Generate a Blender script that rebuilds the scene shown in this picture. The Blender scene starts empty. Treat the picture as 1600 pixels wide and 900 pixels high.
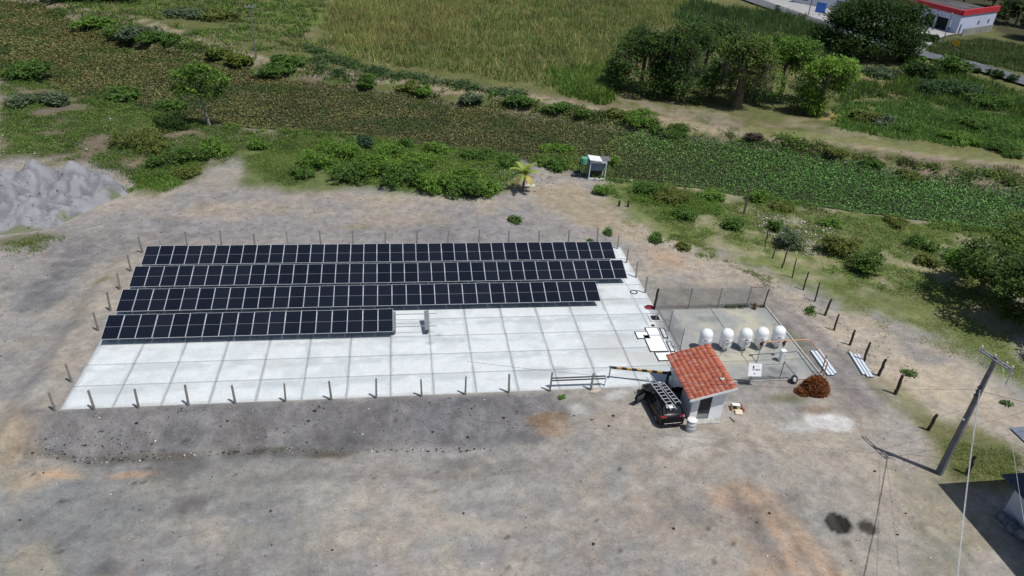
import bpy, bmesh, math, random
import numpy as np
from mathutils import Vector, Matrix

# ------------------------------------------------------------------ camera, sky, sun, exposure
scn = bpy.context.scene
CAM_H = 32.6157
FPX = 1143.7                                        # focal length in pixels of a 1600 px wide frame
RIGHT = np.array([0.98835697, -0.13876983, 0.06239743])
UP = np.array([0.01841422, 0.5161767, 0.85628414])
FWD = np.array([0.15103451, 0.8451654, -0.51272218])
cam = bpy.data.cameras.new('camera')
cam.sensor_width = 36.0
cam.lens = 36.0 * FPX / 1600.0
cam.clip_start = 0.5
cam.clip_end = 4000.0
cam_ob = bpy.data.objects.new('camera', cam)
scn.collection.objects.link(cam_ob)
cam_ob.matrix_world = Matrix(((RIGHT[0], UP[0], -FWD[0], 0.0),
                              (RIGHT[1], UP[1], -FWD[1], 0.0),
                              (RIGHT[2], UP[2], -FWD[2], CAM_H),
                              (0, 0, 0, 1)))
scn.camera = cam_ob

SUN = Vector((0.32, -0.285, 1.0)).normalized()      # towards the sun
world = bpy.data.worlds.new('World')
scn.world = world
world.use_nodes = True
wn = world.node_tree
bgn = wn.nodes['Background']
sky = wn.nodes.new('ShaderNodeTexSky')
sky.sky_type = 'NISHITA'
sky.sun_disc = False
sky.sun_elevation = math.asin(SUN.z)
sky.sun_rotation = math.atan2(SUN.x, SUN.y)
sky.air_density = 1.0
sky.dust_density = 1.0
wn.links.new(sky.outputs[0], bgn.inputs[0])
bgn.inputs[1].default_value = 0.085
sun = bpy.data.lights.new('sun', 'SUN')
sun.energy = 4.2
sun.angle = math.radians(0.53)
sun.color = (1.0, 0.98, 0.945)
sun_ob = bpy.data.objects.new('sun', sun)
scn.collection.objects.link(sun_ob)
sun_ob.rotation_euler = SUN.to_track_quat('Z', 'Y').to_euler()
scn.view_settings.view_transform = 'Standard'
scn.view_settings.look = 'None'
scn.view_settings.gamma = 1.0
scn.view_settings.exposure = 0.0
scn.view_settings.use_curve_mapping = False
scn.cycles.max_bounces = 6
scn.cycles.transparent_max_bounces = 12

R = math.radians
COL = scn.collection

# ------------------------------------------------------------------ noise and survey helpers
def _hash(ix, iy, s):
    h = (ix.astype(np.int64) * 374761393 + iy.astype(np.int64) * 668265263 + s * 1442695041) & 0xffffffff
    h = ((h ^ (h >> 13)) * 1274126177) & 0xffffffff
    return ((h ^ (h >> 16)) & 0xffff) / 65535.0

def vnoise(x, y, s=0):
    ix = np.floor(x); iy = np.floor(y)
    fx = x - ix; fy = y - iy
    fx = fx * fx * (3 - 2 * fx); fy = fy * fy * (3 - 2 * fy)
    a = _hash(ix, iy, s); b = _hash(ix + 1, iy, s); c = _hash(ix, iy + 1, s); d = _hash(ix + 1, iy + 1, s)
    return (a * (1 - fx) + b * fx) * (1 - fy) + (c * (1 - fx) + d * fx) * fy

def fbm(x, y, scale, s=0, octv=4):
    x = np.asarray(x, float) / scale; y = np.asarray(y, float) / scale
    t = 0; amp = 0.5; tot = 0
    for k in range(octv):
        t = t + amp * vnoise(x * 2 ** k + 17.3 * k, y * 2 ** k - 9.1 * k, s + k)
        tot += amp; amp *= 0.5
    return t / tot

def sstep(a, b, v):
    t = np.clip((v - a) / (b - a), 0, 1)
    return t * t * (3 - 2 * t)

def ray(u, v):
    return FWD + (u - 800.0) / FPX * RIGHT - (v - 450.0) / FPX * UP

def on_level(u, v, z=0.0):                          # survey point: pixel sighted onto a level plane
    d = ray(u, v); t = (z - CAM_H) / d[2]
    return np.array([d[0] * t, d[1] * t, z])

def poly_sd(px, py, poly):                          # signed distance, inside positive
    px = np.asarray(px, float); py = np.asarray(py, float)
    best = np.full(px.shape, 1e18); inside = np.zeros(px.shape, bool)
    n = len(poly)
    for i in range(n):
        ax, ay = poly[i]; bx, by = poly[(i + 1) % n]
        ex, ey = bx - ax, by - ay
        t = np.clip(((px - ax) * ex + (py - ay) * ey) / (ex * ex + ey * ey + 1e-12), 0, 1)
        d = (px - ax - t * ex) ** 2 + (py - ay - t * ey) ** 2
        best = np.minimum(best, d)
        cond = ((ay > py) != (by > py))
        xi = ax + (py - ay) / (ey if abs(ey) > 1e-12 else 1e-12) * ex
        inside ^= cond & (px < xi)
    d = np.sqrt(best)
    return np.where(inside, d, -d)

def line_dist(px, py, pts):
    best = np.full(np.shape(px), 1e18)
    for (ax, ay), (bx, by) in zip(pts[:-1], pts[1:]):
        ex, ey = bx - ax, by - ay
        t = np.clip(((px - ax) * ex + (py - ay) * ey) / (ex * ex + ey * ey + 1e-12), 0, 1)
        best = np.minimum(best, (px - ax - t * ex) ** 2 + (py - ay - t * ey) ** 2)
    return np.sqrt(best)

# the two river banks, surveyed at water level, then carried on beyond the frame
NEAR_PX = [(0, 112), (60, 118), (110, 150), (200, 168), (290, 187), (400, 203), (480, 207), (600, 217), (700, 233), (800, 243),
           (880, 262), (960, 282), (1060, 292), (1140, 302), (1230, 316), (1320, 331), (1420, 343), (1520, 356), (1600, 363)]
FAR_PX = [(0, 8), (60, 12), (110, 40), (170, 66), (240, 82), (310, 90), (400, 120), (520, 138), (640, 152), (720, 167), (800, 178),
          (900, 193), (1000, 207), (1080, 217), (1160, 226), (1240, 240), (1340, 258), (1440, 278), (1540, 294), (1600, 303)]
near_w = [tuple(on_level(u, v, -1.0)[:2]) for u, v in NEAR_PX]
far_w = [tuple(on_level(u, v, -1.0)[:2]) for u, v in FAR_PX]
near_w = [(-150, 190), (-100, 150)] + near_w + [(110, 52), (200, 25), (400, -30)]
far_w = [(-160, 235), (-120, 205)] + far_w + [(120, 62), (205, 37), (405, -18)]
RIVER = near_w + far_w[::-1]
FARSIDE = far_w + [(900, -60), (900, 1500), (-900, 1500), (-900, 240)]

def terrain_shape(x, y):
    x = np.asarray(x, float); y = np.asarray(y, float)
    n = fbm(x, y, 9.0, 3) - 0.5
    n2 = fbm(x, y, 1.6, 7) - 0.5
    h = 0.30 * n + 0.07 * n2
    # made ground of the yard: flat round the slab and the pad
    yard = sstep(-7, 0, poly_sd(x, y, [(-24, 38), (44, 20), (44, 64), (-24, 64)]))
    h = h * (1 - 0.93 * yard)
    # front bank: the lower forecourt lies a metre down on the west and rises to yard level by the hut
    drop = -1.0 * (1 - sstep(3.0, 15.0, x)) * (1 - sstep(36.3, 39.1, y + 0.9 * n + 0.5 * n2))
    west = -0.8 * sstep(23.9, 26.0, -x + 0.8 * n) * (1 - sstep(52, 66, y))
    h = h + np.minimum(drop, west)
    # ground falls a little towards the river, then the bank
    sd = poly_sd(x, y, RIVER)
    bankn = 1.2 * (fbm(x, y, 5.0, 11) - 0.5)
    h = h - 0.25 * sstep(-14, -3, sd)
    h = h * (1 - sstep(-1.5, 0.6, sd)) - 1.25 * sstep(-2.2, 0.8, sd + bankn)
    # dug out under the two concrete floors
    h = h - 0.22 * sstep(0.15, 0.45, np.minimum(np.minimum(x + 21.75, 21.35 - x), np.minimum(y - 39.72, 61.1 - y)))
    h = h - 0.22 * sstep(0.15, 0.45, np.minimum(np.minimum(x - 21.55, 31.25 - x), np.minimum(y - 39.85, 49.75 - y)))
    fs = poly_sd(x, y, FARSIDE)
    h = h + 0.45 * sstep(0.5, 5, fs + bankn) * (1 - 0.5 * sstep(8, 20, fs))
    return h

# the ground grid: fine over the yard, coarser with distance; all heights are read back from it
def axis(fine0, fine1, step, lo, hi, grow, cap):
    a = list(np.arange(fine0, fine1 + 1e-6, step))
    s = step; v = fine1
    while v < hi:
        s = min(s * grow, cap(v)); v += s; a.append(v)
    s = step; v = fine0
    while v > lo:
        s = min(s * grow, cap(v)); v -= s; a.insert(0, v)
    return np.array(a)
gx = axis(-27, 40, .26, -700, 900, 1.06, lambda v: 1.5 if -110 < v < 175 else 60)
gy = axis(21, 62, .23, -400, 1500, 1.06, lambda v: (2.5 if v < 15 else .9) if v < 130 else (2.0 if v < 215 else 80))
GX, GY = np.meshgrid(gx, gy)
fx, fy = GX.ravel(), GY.ravel()
GZ = terrain_shape(fx, fy); GZ2 = GZ.reshape(len(gy), len(gx))

def terrain(x, y):
    x = np.asarray(x, float); y = np.asarray(y, float)
    i = np.clip(np.searchsorted(gx, x) - 1, 0, len(gx) - 2); j = np.clip(np.searchsorted(gy, y) - 1, 0, len(gy) - 2)
    u = np.clip((x - gx[i]) / (gx[i + 1] - gx[i]), 0, 1); v = np.clip((y - gy[j]) / (gy[j + 1] - gy[j]), 0, 1)
    return (GZ2[j, i] * (1 - u) + GZ2[j, i + 1] * u) * (1 - v) + (GZ2[j + 1, i] * (1 - u) + GZ2[j + 1, i + 1] * u) * v

def ht(x, y):
    return float(terrain(np.array([x]), np.array([y]))[0])

def at(u, v):                                       # survey point: pixel sighted onto the terrain
    z = 0.0
    for _ in range(8):
        p = on_level(u, v, z); z = ht(p[0], p[1])
    return Vector((p[0], p[1], z))

def at_poly(px):
    return [tuple(at(u, v)[:2]) for u, v in px]

# ------------------------------------------------------------------ materials
MATS = {}
def mat(name, color=(.5, .5, .5), rough=.8, metal=0.0, var=0.25, scale=3.0, bump=0.0, bscale=30.0, tint=None, spec=0.3, coat=0.0):
    """plain procedural surface: base colour broken up by two noises, optional second tint and fine relief"""
    if name in MATS: return MATS[name]
    m = bpy.data.materials.new(name); m.use_nodes = True
    nt = m.node_tree; N = nt.nodes; L = nt.links
    b = N['Principled BSDF']
    b.inputs['Roughness'].default_value = rough; b.inputs['Metallic'].default_value = metal
    b.inputs['Specular IOR Level'].default_value = spec
    b.inputs['Coat Weight'].default_value = coat
    tc = N.new('ShaderNodeTexCoord')
    no = N.new('ShaderNodeTexNoise'); no.inputs['Scale'].default_value = scale; no.inputs['Detail'].default_value = 6
    no.inputs['Roughness'].default_value = .65
    L.new(tc.outputs['Object'], no.inputs['Vector'])
    rp = N.new('ShaderNodeValToRGB')
    c2 = tint if tint else tuple(max(0, c * (1 - 2 * var)) for c in color)
    rp.color_ramp.elements[0].position = .33; rp.color_ramp.elements[1].position = .62
    rp.color_ramp.elements[0].color = (*c2, 1); rp.color_ramp.elements[1].color = (*color, 1)
    L.new(no.outputs['Fac'], rp.inputs['Fac'])
    L.new(rp.outputs['Color'], b.inputs['Base Color'])
    if bump:
        n2 = N.new('ShaderNodeTexNoise'); n2.inputs['Scale'].default_value = bscale; n2.inputs['Detail'].default_value = 5
        L.new(tc.outputs['Object'], n2.inputs['Vector'])
        bp = N.new('ShaderNodeBump'); bp.inputs['Strength'].default_value = bump; bp.inputs['Distance'].default_value = .03
        L.new(n2.outputs['Fac'], bp.inputs['Height']); L.new(bp.outputs['Normal'], b.inputs['Normal'])
    MATS[name] = m
    return m

def attr_mat(name, rough=.9, fine=8.0, fvar=.35, bump=.4, bscale=14.0, speck=0.0, translucent=0.0, spec=.2):
    """colour from the mesh attribute Col, with fine noise grain and relief"""
    if name in MATS: return MATS[name]
    m = bpy.data.materials.new(name); m.use_nodes = True
    nt = m.node_tree; N = nt.nodes; L = nt.links
    b = N['Principled BSDF']; b.inputs['Roughness'].default_value = rough; b.inputs['Specular IOR Level'].default_value = spec
    at_ = N.new('ShaderNodeAttribute'); at_.attribute_name = 'Col'
    col = at_.outputs['Color']
    if fvar:
        tc = N.new('ShaderNodeTexCoord')
        no = N.new('ShaderNodeTexNoise'); no.inputs['Scale'].default_value = fine; no.inputs['Detail'].default_value = 8
        no.inputs['Roughness'].default_value = .75
        L.new(tc.outputs['Object'], no.inputs['Vector'])
        mr = N.new('ShaderNodeMapRange'); mr.inputs['From Min'].default_value = .3; mr.inputs['From Max'].default_value = .7
        mr.inputs['To Min'].default_value = 1 - fvar; mr.inputs['To Max'].default_value = 1 + fvar
        L.new(no.outputs['Fac'], mr.inputs['Value'])
        mx = N.new('ShaderNodeVectorMath'); mx.operation = 'SCALE'
        L.new(col, mx.inputs[0]); L.new(mr.outputs['Result'], mx.inputs['Scale'])
        col = mx.outputs['Vector']
        if speck:
            vo = N.new('ShaderNodeTexVoronoi'); vo.inputs['Scale'].default_value = 5.0
            L.new(tc.outputs['Object'], vo.inputs['Vector'])
            r2 = N.new('ShaderNodeMapRange'); r2.inputs['From Min'].default_value = .0; r2.inputs['From Max'].default_value = .16
            r2.inputs['To Min'].default_value = 1 - speck; r2.inputs['To Max'].default_value = 1
            L.new(vo.outputs['Distance'], r2.inputs['Value'])
            m3 = N.new('ShaderNodeVectorMath'); m3.operation = 'SCALE'
            L.new(col, m3.inputs[0]); L.new(r2.outputs['Result'], m3.inputs['Scale']); col = m3.outputs['Vector']
        if bump:
            n2 = N.new('ShaderNodeTexNoise'); n2.inputs['Scale'].default_value = bscale; n2.inputs['Detail'].default_value = 7
            n2.inputs['Roughness'].default_value = .7
            L.new(tc.outputs['Object'], n2.inputs['Vector'])
            bp = N.new('ShaderNodeBump'); bp.inputs['Strength'].default_value = bump; bp.inputs['Distance'].default_value = .06
            L.new(n2.outputs['Fac'], bp.inputs['Height']); L.new(bp.outputs['Normal'], b.inputs['Normal'])
    L.new(col, b.inputs['Base Color'])
    if translucent:
        tr = N.new('ShaderNodeBsdfTranslucent'); L.new(col, tr.inputs['Color'])
        ms = N.new('ShaderNodeMixShader'); ms.inputs['Fac'].default_value = translucent
        L.new(b.outputs[0], ms.inputs[1]); L.new(tr.outputs[0], ms.inputs[2])
        L.new(ms.outputs[0], N['Material Output'].inputs['Surface'])
    MATS[name] = m
    return m

def scuffed(m, layers, tints=None):
    """break an attribute-coloured surface up with several crisp noises: (scale, distortion, low, high)"""
    nt = m.node_tree; N = nt.nodes; L = nt.links; b = N['Principled BSDF']
    src = b.inputs['Base Color'].links[0].from_socket; tc = N.new('ShaderNodeTexCoord')
    for sc, dist, lo, hi, stretch in layers:
        mp = N.new('ShaderNodeMapping'); mp.inputs['Scale'].default_value = stretch; mp.inputs['Rotation'].default_value = (0, 0, .35 * sc)
        L.new(tc.outputs['Object'], mp.inputs['Vector'])
        no = N.new('ShaderNodeTexNoise'); no.inputs['Scale'].default_value = sc; no.inputs['Detail'].default_value = 10
        no.inputs['Roughness'].default_value = .68; no.inputs['Distortion'].default_value = dist
        L.new(mp.outputs[0], no.inputs['Vector'])
        mr = N.new('ShaderNodeMapRange'); mr.inputs['From Min'].default_value = .32; mr.inputs['From Max'].default_value = .68
        mr.inputs['To Min'].default_value = lo; mr.inputs['To Max'].default_value = hi
        L.new(no.outputs['Fac'], mr.inputs['Value'])
        v = N.new('ShaderNodeVectorMath'); v.operation = 'SCALE'; L.new(src, v.inputs[0]); L.new(mr.outputs['Result'], v.inputs['Scale']); src = v.outputs['Vector']
    if tints:
        for sc, ca, cb, p0, p1 in tints:
            no = N.new('ShaderNodeTexNoise'); no.inputs['Scale'].default_value = sc; no.inputs['Detail'].default_value = 13
            no.inputs['Roughness'].default_value = .7; no.inputs['Distortion'].default_value = .5
            mp = N.new('ShaderNodeMapping'); mp.inputs['Location'].default_value = (sc * 37, sc * 11, 0); L.new(tc.outputs['Object'], mp.inputs['Vector']); L.new(mp.outputs[0], no.inputs['Vector'])
            rp = N.new('ShaderNodeValToRGB'); rp.color_ramp.elements[0].position = p0; rp.color_ramp.elements[1].position = p1
            rp.color_ramp.elements[0].color = (*ca, 1); rp.color_ramp.elements[1].color = (*cb, 1); L.new(no.outputs['Fac'], rp.inputs['Fac'])
            v = N.new('ShaderNodeVectorMath'); v.operation = 'MULTIPLY'; L.new(src, v.inputs[0]); L.new(rp.outputs['Color'], v.inputs[1]); src = v.outputs['Vector']
    L.new(src, b.inputs['Base Color'])
    return m

def flat_mat(name, color=(.5, .5, .5), rough=.6, metal=0., spec=.4):
    return mat(name, color, rough, metal, var=.06, scale=6.0, spec=spec)

# ------------------------------------------------------------------ mesh builder
class MB:
    def __init__(self): self.v = []; self.f = []; self.m = []
    def add(self, verts, faces, mi=0):
        o = len(self.v); self.v += [tuple(p) for p in verts]
        self.f += [tuple(i + o for i in f) for f in faces]; self.m += [mi] * len(faces)
        return self
    def box(self, c, s, rz=0.0, mi=0, rot=None):
        M = rot if rot is not None else Matrix.Rotation(rz, 3, 'Z')
        c = Vector(c); hx, hy, hz = s[0] / 2, s[1] / 2, s[2] / 2
        vs = [c + M @ Vector((x, y, z)) for z in (-hz, hz) for y in (-hy, hy) for x in (-hx, hx)]
        return self.add(vs, [(0, 2, 3, 1), (4, 5, 7, 6), (0, 1, 5, 4), (2, 6, 7, 3), (0, 4, 6, 2), (1, 3, 7, 5)], mi)
    def bar(self, a, b, w, h, mi=0, up=(0, 0, 1)):
        a = Vector(a); b = Vector(b); d = (b - a); ln = d.length; d.normalize()
        s = d.cross(Vector(up))
        if s.length < 1e-4: s = Vector((1, 0, 0))
        s.normalize(); t = s.cross(d).normalized()
        M = Matrix((s, d, t)).transposed()
        return self.box((a + b) / 2, (w, ln, h), mi=mi, rot=M)
    def tube(self, pts, rad, n=8, mi=0, caps=True):
        pts = [Vector(p) for p in pts]
        if not hasattr(rad, '__len__'): rad = [rad] * len(pts)
        o = len(self.v); prev = None
        for i, p in enumerate(pts):
            d = (pts[min(i + 1, len(pts) - 1)] - pts[max(i - 1, 0)]).normalized()
            ref = Vector((0, 0, 1)) if abs(d.z) < .95 else Vector((1, 0, 0))
            if prev is not None: ref = prev
            s = d.cross(ref)
            if s.length < 1e-5: s = d.orthogonal()
            s.normalize(); t = s.cross(d); prev = t
            for k in range(n):
                a = 2 * math.pi * k / n
                self.v.append(tuple(p + (s * math.cos(a) + t * math.sin(a)) * rad[i]))
        for i in range(len(pts) - 1):
            for k in range(n):
                a = o + i * n + k; b = o + i * n + (k + 1) % n
                self.f.append((a, b, b + n, a + n)); self.m.append(mi)
        if caps:
            self.f.append(tuple(o + k for k in range(n))[::-1]); self.m.append(mi)
            e = o + (len(pts) - 1) * n
            self.f.append(tuple(e + k for k in range(n))); self.m.append(mi)
        return self
    def lathe(self, prof, c=(0, 0, 0), n=20, mi=0):
        o = len(self.v); c = Vector(c)
        for r, z in prof:
            for k in range(n):
                a = 2 * math.pi * k / n
                self.v.append((c.x + r * math.cos(a), c.y + r * math.sin(a), c.z + z))
        for i in range(len(prof) - 1):
            for k in range(n):
                a = o + i * n + k; b = o + i * n + (k + 1) % n
                self.f.append((a, b, b + n, a + n)); self.m.append(mi)
        self.f.append(tuple(o + k for k in range(n))[::-1]); self.m.append(mi)
        e = o + (len(prof) - 1) * n
        self.f.append(tuple(e + k for k in range(n))); self.m.append(mi)
        return self
    def mesh(self, name, mats):
        me = bpy.data.meshes.new(name); me.from_pydata(self.v, [], self.f)
        for m in (mats if isinstance(mats, (list, tuple)) else [mats]): me.materials.append(m)
        me.polygons.foreach_set('material_index', self.m); me.update()
        return me
    def build(self, name, mats, parent=None, smooth=False, bevel=0.0):
        me = self.mesh(name, mats)
        if smooth:
            me.polygons.foreach_set('use_smooth', [True] * len(me.polygons))
            me.set_sharp_from_angle(angle=R(40))
        ob = bpy.data.objects.new(name, me); COL.objects.link(ob)
        if bevel:
            md = ob.modifiers.new('bevel', 'BEVEL'); md.width = bevel; md.segments = 2; md.limit_method = 'ANGLE'
        if parent is not None: ob.parent = parent
        return ob

def link(name, me, parent=None, loc=None, rot=None):
    ob = bpy.data.objects.new(name, me); COL.objects.link(ob)
    if parent is not None: ob.parent = parent
    if loc is not None: ob.location = loc
    if rot is not None: ob.rotation_euler = rot
    return ob

def tag(o, label=None, cat=None, group=None, kind=None):
    if label: o['label'] = label
    if cat: o['category'] = cat
    if group: o['group'] = group
    if kind: o['kind'] = kind
    return o

def thing(name, label, cat, loc=(0, 0, 0), rz=0.0, group=None):
    o = bpy.data.objects.new(name, None); COL.objects.link(o)
    o.location = loc; o.rotation_euler = (0, 0, rz); o.empty_display_size = .2
    return tag(o, label, cat, group)

ORD = ['first', 'second', 'third', 'fourth', 'fifth', 'sixth', 'seventh', 'eighth', 'ninth', 'tenth', 'eleventh', 'twelfth',
       'thirteenth', 'fourteenth', 'fifteenth', 'sixteenth', 'seventeenth']

# numpy meshes with a colour attribute -------------------------------------------------
def np_mesh(name, V, F, C, material, smooth=False):
    V = np.ascontiguousarray(V, np.float32); F = np.asarray(F, np.int32)
    k = F.shape[1]; nf = len(F)
    me = bpy.data.meshes.new(name)
    me.vertices.add(len(V)); me.vertices.foreach_set('co', V.ravel())
    me.loops.add(nf * k); me.loops.foreach_set('vertex_index', F.ravel())
    me.polygons.add(nf); me.polygons.foreach_set('loop_start', np.arange(0, nf * k, k, dtype=np.int32))
    me.polygons.foreach_set('loop_total', np.full(nf, k, np.int32))
    if C is not None:
        a = me.color_attributes.new('Col', 'FLOAT_COLOR', 'POINT')
        C4 = np.ones((len(V), 4), np.float32); C4[:, :3] = C
        a.data.foreach_set('color', C4.ravel())
    me.materials.append(material)
    me.update(); me.validate()
    if smooth: me.polygons.foreach_set('use_smooth', np.ones(nf, bool))
    return me

def leaf_arrays(P, size, col, rng, up=0.5, aspect=.55, cvar=.25):
    """one rhombic leaf (or leaf spray) per point"""
    n = len(P)
    nrm = rng.normal(size=(n, 3)); nrm /= np.linalg.norm(nrm, axis=1)[:, None]
    nrm[:, 2] = np.abs(nrm[:, 2]) + up; nrm /= np.linalg.norm(nrm, axis=1)[:, None]
    a = rng.normal(size=(n, 3)); a -= (a * nrm).sum(1)[:, None] * nrm; a /= np.linalg.norm(a, axis=1)[:, None]
    b = np.cross(nrm, a)
    s = (size * rng.uniform(.6, 1.35, n))[:, None] if np.isscalar(size) else (size * rng.uniform(.7, 1.3, n))[:, None]
    V = np.stack([P - a * s, P + b * s * aspect - nrm * s * .12, P + a * s, P - b * s * aspect - nrm * s * .12], 1).reshape(-1, 3)
    F = np.arange(4 * n).reshape(n, 4)
    C = np.asarray(col, float); C = np.broadcast_to(C, (n, 3)) * rng.uniform(1 - cvar, 1 + cvar, (n, 1))
    C = C * (1 + rng.normal(0, .06, (n, 3)))
    return V, F, np.repeat(np.clip(C, .004, 1), 4, 0)

def blade_arrays(P, hgt, wid, col, rng, lean=.35, cvar=.25):
    """one tapering blade per point"""
    n = len(P)
    th = rng.uniform(0, 2 * np.pi, n); w = (wid * rng.uniform(.6, 1.3, n))[:, None]; h = hgt * rng.uniform(.55, 1.2, n)
    d = np.stack([np.cos(th), np.sin(th), np.zeros(n)], 1)
    tip = P.copy(); tip[:, :2] += rng.normal(0, lean, (n, 2)) * h[:, None]; tip[:, 2] += h
    V = np.stack([P - d * w * .6, P + d * w * .6, tip], 1).reshape(-1, 3)
    C = np.broadcast_to(np.asarray(col, float), (n, 3)) * rng.uniform(1 - cvar, 1 + cvar, (n, 1))
    return V, np.arange(3 * n).reshape(n, 3), np.repeat(np.clip(C, .004, 1), 3, 0)

def scatter(poly, n, rng):
    p = np.array(poly); lo = p.min(0); hi = p.max(0); out = []; got = 0
    while got < n:
        q = rng.uniform(lo, hi, (n * 2, 2)); q = q[poly_sd(q[:, 0], q[:, 1], poly) > 0]
        out.append(q); got += len(q)
    return np.concatenate(out)[:n]

LEAF = attr_mat('foliage', rough=.55, fvar=0, bump=0, translucent=.35, spec=.08)
GRASS = attr_mat('grass_blades', rough=.7, fvar=0, bump=0, translucent=.3, spec=.05)
BARK = mat('bark', (.16, .13, .1), .95, var=.3, scale=5, bump=.6, bscale=25)
# ------------------------------------------------------------------ the ground: one sheet with soil, gravel and turf zones
N1 = fbm(fx, fy, 11.0, 21); N2 = fbm(fx, fy, 3.2, 22); N3 = fbm(fx, fy, .9, 23, 3); N4 = fbm(fx * .6 + fy * .2, fy * 1.4, 3.4, 24, 6)

GRAVEL = np.array([.268, .256, .248]); TANS = np.array([.345, .30, .245]); PALE = np.array([.42, .37, .30]); ORANGE = np.array([.37, .245, .16])
DARKG = np.array([.085, .085, .088]); SOIL = np.array([.165, .128, .09]); TURF = np.array([.105, .135, .045]); DRY = np.array([.20, .185, .085])
OIL = np.array([.022, .018, .016]); WHITE = np.array([.56, .55, .55]); PINK = np.array([.235, .185, .15]); BEIGE = np.array([.315, .285, .25])

colr = np.tile(GRAVEL, (len(fx), 1))
def lay(c, w):
    global colr
    w = np.clip(w, 0, 1)[:, None]
    colr = colr * (1 - w) + np.asarray(c) * w

def zone(px, c, amount=1.0, soft=1.0, jit=1.5, world_poly=None, patch=None):
    poly = world_poly or at_poly(px)
    p = np.array(poly); m = 4 + soft + jit
    sel = np.where((fx > p[:, 0].min() - m) & (fx < p[:, 0].max() + m) & (fy > p[:, 1].min() - m) & (fy < p[:, 1].max() + m))[0]
    if len(sel) == 0: return
    sd = poly_sd(fx[sel], fy[sel], poly) + (N2[sel] - .5) * 2 * jit + (N3[sel] - .5) * .6 * jit
    w = sstep(-soft, soft, sd) * amount
    if patch is not None: w = w * sstep(patch[0], patch[1], .55 * N2[sel] + .25 * N1[sel] + .2 * N3[sel])
    w = np.clip(w, 0, 1)[:, None]; colr[sel] = colr[sel] * (1 - w) + np.asarray(c) * w

def blot(u, v, rx, ry, c, amount=1.0, rz=0.0, soft=.5, jit=.5):
    p = at(u, v); dx = fx - p.x; dy = fy - p.y
    sel = np.where(np.abs(dx) + np.abs(dy) < 3.5 * (rx + ry))[0]; dx = dx[sel]; dy = dy[sel]
    ca, sa = math.cos(rz), math.sin(rz)
    q = np.sqrt(((dx * ca + dy * sa) / rx) ** 2 + ((-dx * sa + dy * ca) / ry) ** 2) + (N3[sel] - .5) * jit + (N2[sel] - .5) * jit
    w = ((1 - sstep(1 - soft, 1 + soft, q)) * amount)[:, None]; colr[sel] = colr[sel] * (1 - w) + np.asarray(c) * w

# forecourt and yard: grey gravel with drifts of tan dust
lay(TANS, .45 * sstep(.46, .66, .6 * N1 + .4 * N4))
lay(PALE, .40 * sstep(.52, .68, .65 * N4 + .35 * N2))
lay(DARKG, .20 * sstep(.60, .74, .5 * N2 + .5 * fbm(fx, fy, 6, 31)))
# east half of the forecourt is warmer, the west half grey
lay(np.array([.335, .305, .265]), .7 * sstep(0, 16, fx) * sstep(.25, .55, N1) * (1 - sstep(35, 40, fy)))
lay(np.array([.185, .195, .20]), .8 * (1 - sstep(-12, 4, fx)) * sstep(.30, .60, N1) * (1 - sstep(34, 37, fy)))
lay(ORANGE, .16 * sstep(.58, .75, fbm(fx, fy, 7, 41)) * sstep(.4, .6, N3))
# front bank of the made ground
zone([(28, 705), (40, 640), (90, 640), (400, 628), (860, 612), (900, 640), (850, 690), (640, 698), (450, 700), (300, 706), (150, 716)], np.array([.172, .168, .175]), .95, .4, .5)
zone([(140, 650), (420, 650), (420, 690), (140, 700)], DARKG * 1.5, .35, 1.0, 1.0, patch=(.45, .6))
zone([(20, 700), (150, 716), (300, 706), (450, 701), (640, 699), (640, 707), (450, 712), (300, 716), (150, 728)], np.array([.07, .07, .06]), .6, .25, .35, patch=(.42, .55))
# dusty strip west of the slab
zone([(60, 640), (100, 520), (128, 432), (205, 384), (226, 395), (160, 520), (95, 640)], BEIGE, .9, .6, .4)
# ground behind the slab: pale lavender gravel, tan drifts
zone([(0, 400), (60, 360), (210, 320), (360, 290), (480, 300), (700, 318), (860, 330), (960, 360), (980, 380), (220, 384), (120, 430), (0, 560)], np.array([.25, .238, .238]), .8, 2.0, 2.0)
zone([(0, 420), (100, 380), (300, 330), (520, 312), (860, 345), (900, 372), (230, 380), (120, 430), (0, 520)], np.array([.15, .145, .15]), .55, 2.0, 2.0, patch=(.48, .60))
zone([(280, 330), (480, 300), (800, 312), (860, 340), (700, 350), (300, 350)], TANS, .7, 1.5, 2, patch=(.4, .6))
zone([(0, 430), (110, 400), (130, 470), (60, 560), (0, 560)], DARKG * 1.6, .5, 1.5, 1.5, patch=(.42, .6))
zone([(0, 640), (30, 640), (40, 720), (100, 740), (0, 790)], np.array([.36, .29, .2]), .55, 1.0, 1.0, patch=(.38, .55))
zone([(0, 870), (70, 850), (90, 900), (0, 900)], np.array([.38, .32, .22]), .5, 1, .8)
# east: tan earth towards the river, turf patches
zone([(800, 285), (900, 280), (1000, 340), (1120, 400), (1230, 440), (1320, 500), (1480, 590), (1600, 650), (1600, 705), (1470, 665), (1380, 610), (1260, 500), (1190, 455), (1020, 440), (985, 395), (960, 360), (840, 320)], TANS * 1.08, .9, 2.0, 2.0)
zone([(820, 290), (900, 285), (960, 330), (1000, 370), (960, 372), (860, 330)], np.array([.30, .25, .17]), .7, 1.5, 1.5)
zone([(1000, 385), (1060, 395), (1080, 420), (1030, 425)], ORANGE * 1.1, .55, 1.2, 1.2)
zone([(1310, 500), (1400, 480), (1500, 560), (1600, 640), (1600, 700), (1470, 660), (1390, 610), (1330, 560)], PALE * .95, .85, 2.0, 2.0, patch=(.36, .55))
zone([(1030, 445), (1195, 445), (1195, 480), (1030, 482)], np.array([.20, .185, .165]), .7, .6, .5)
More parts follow.
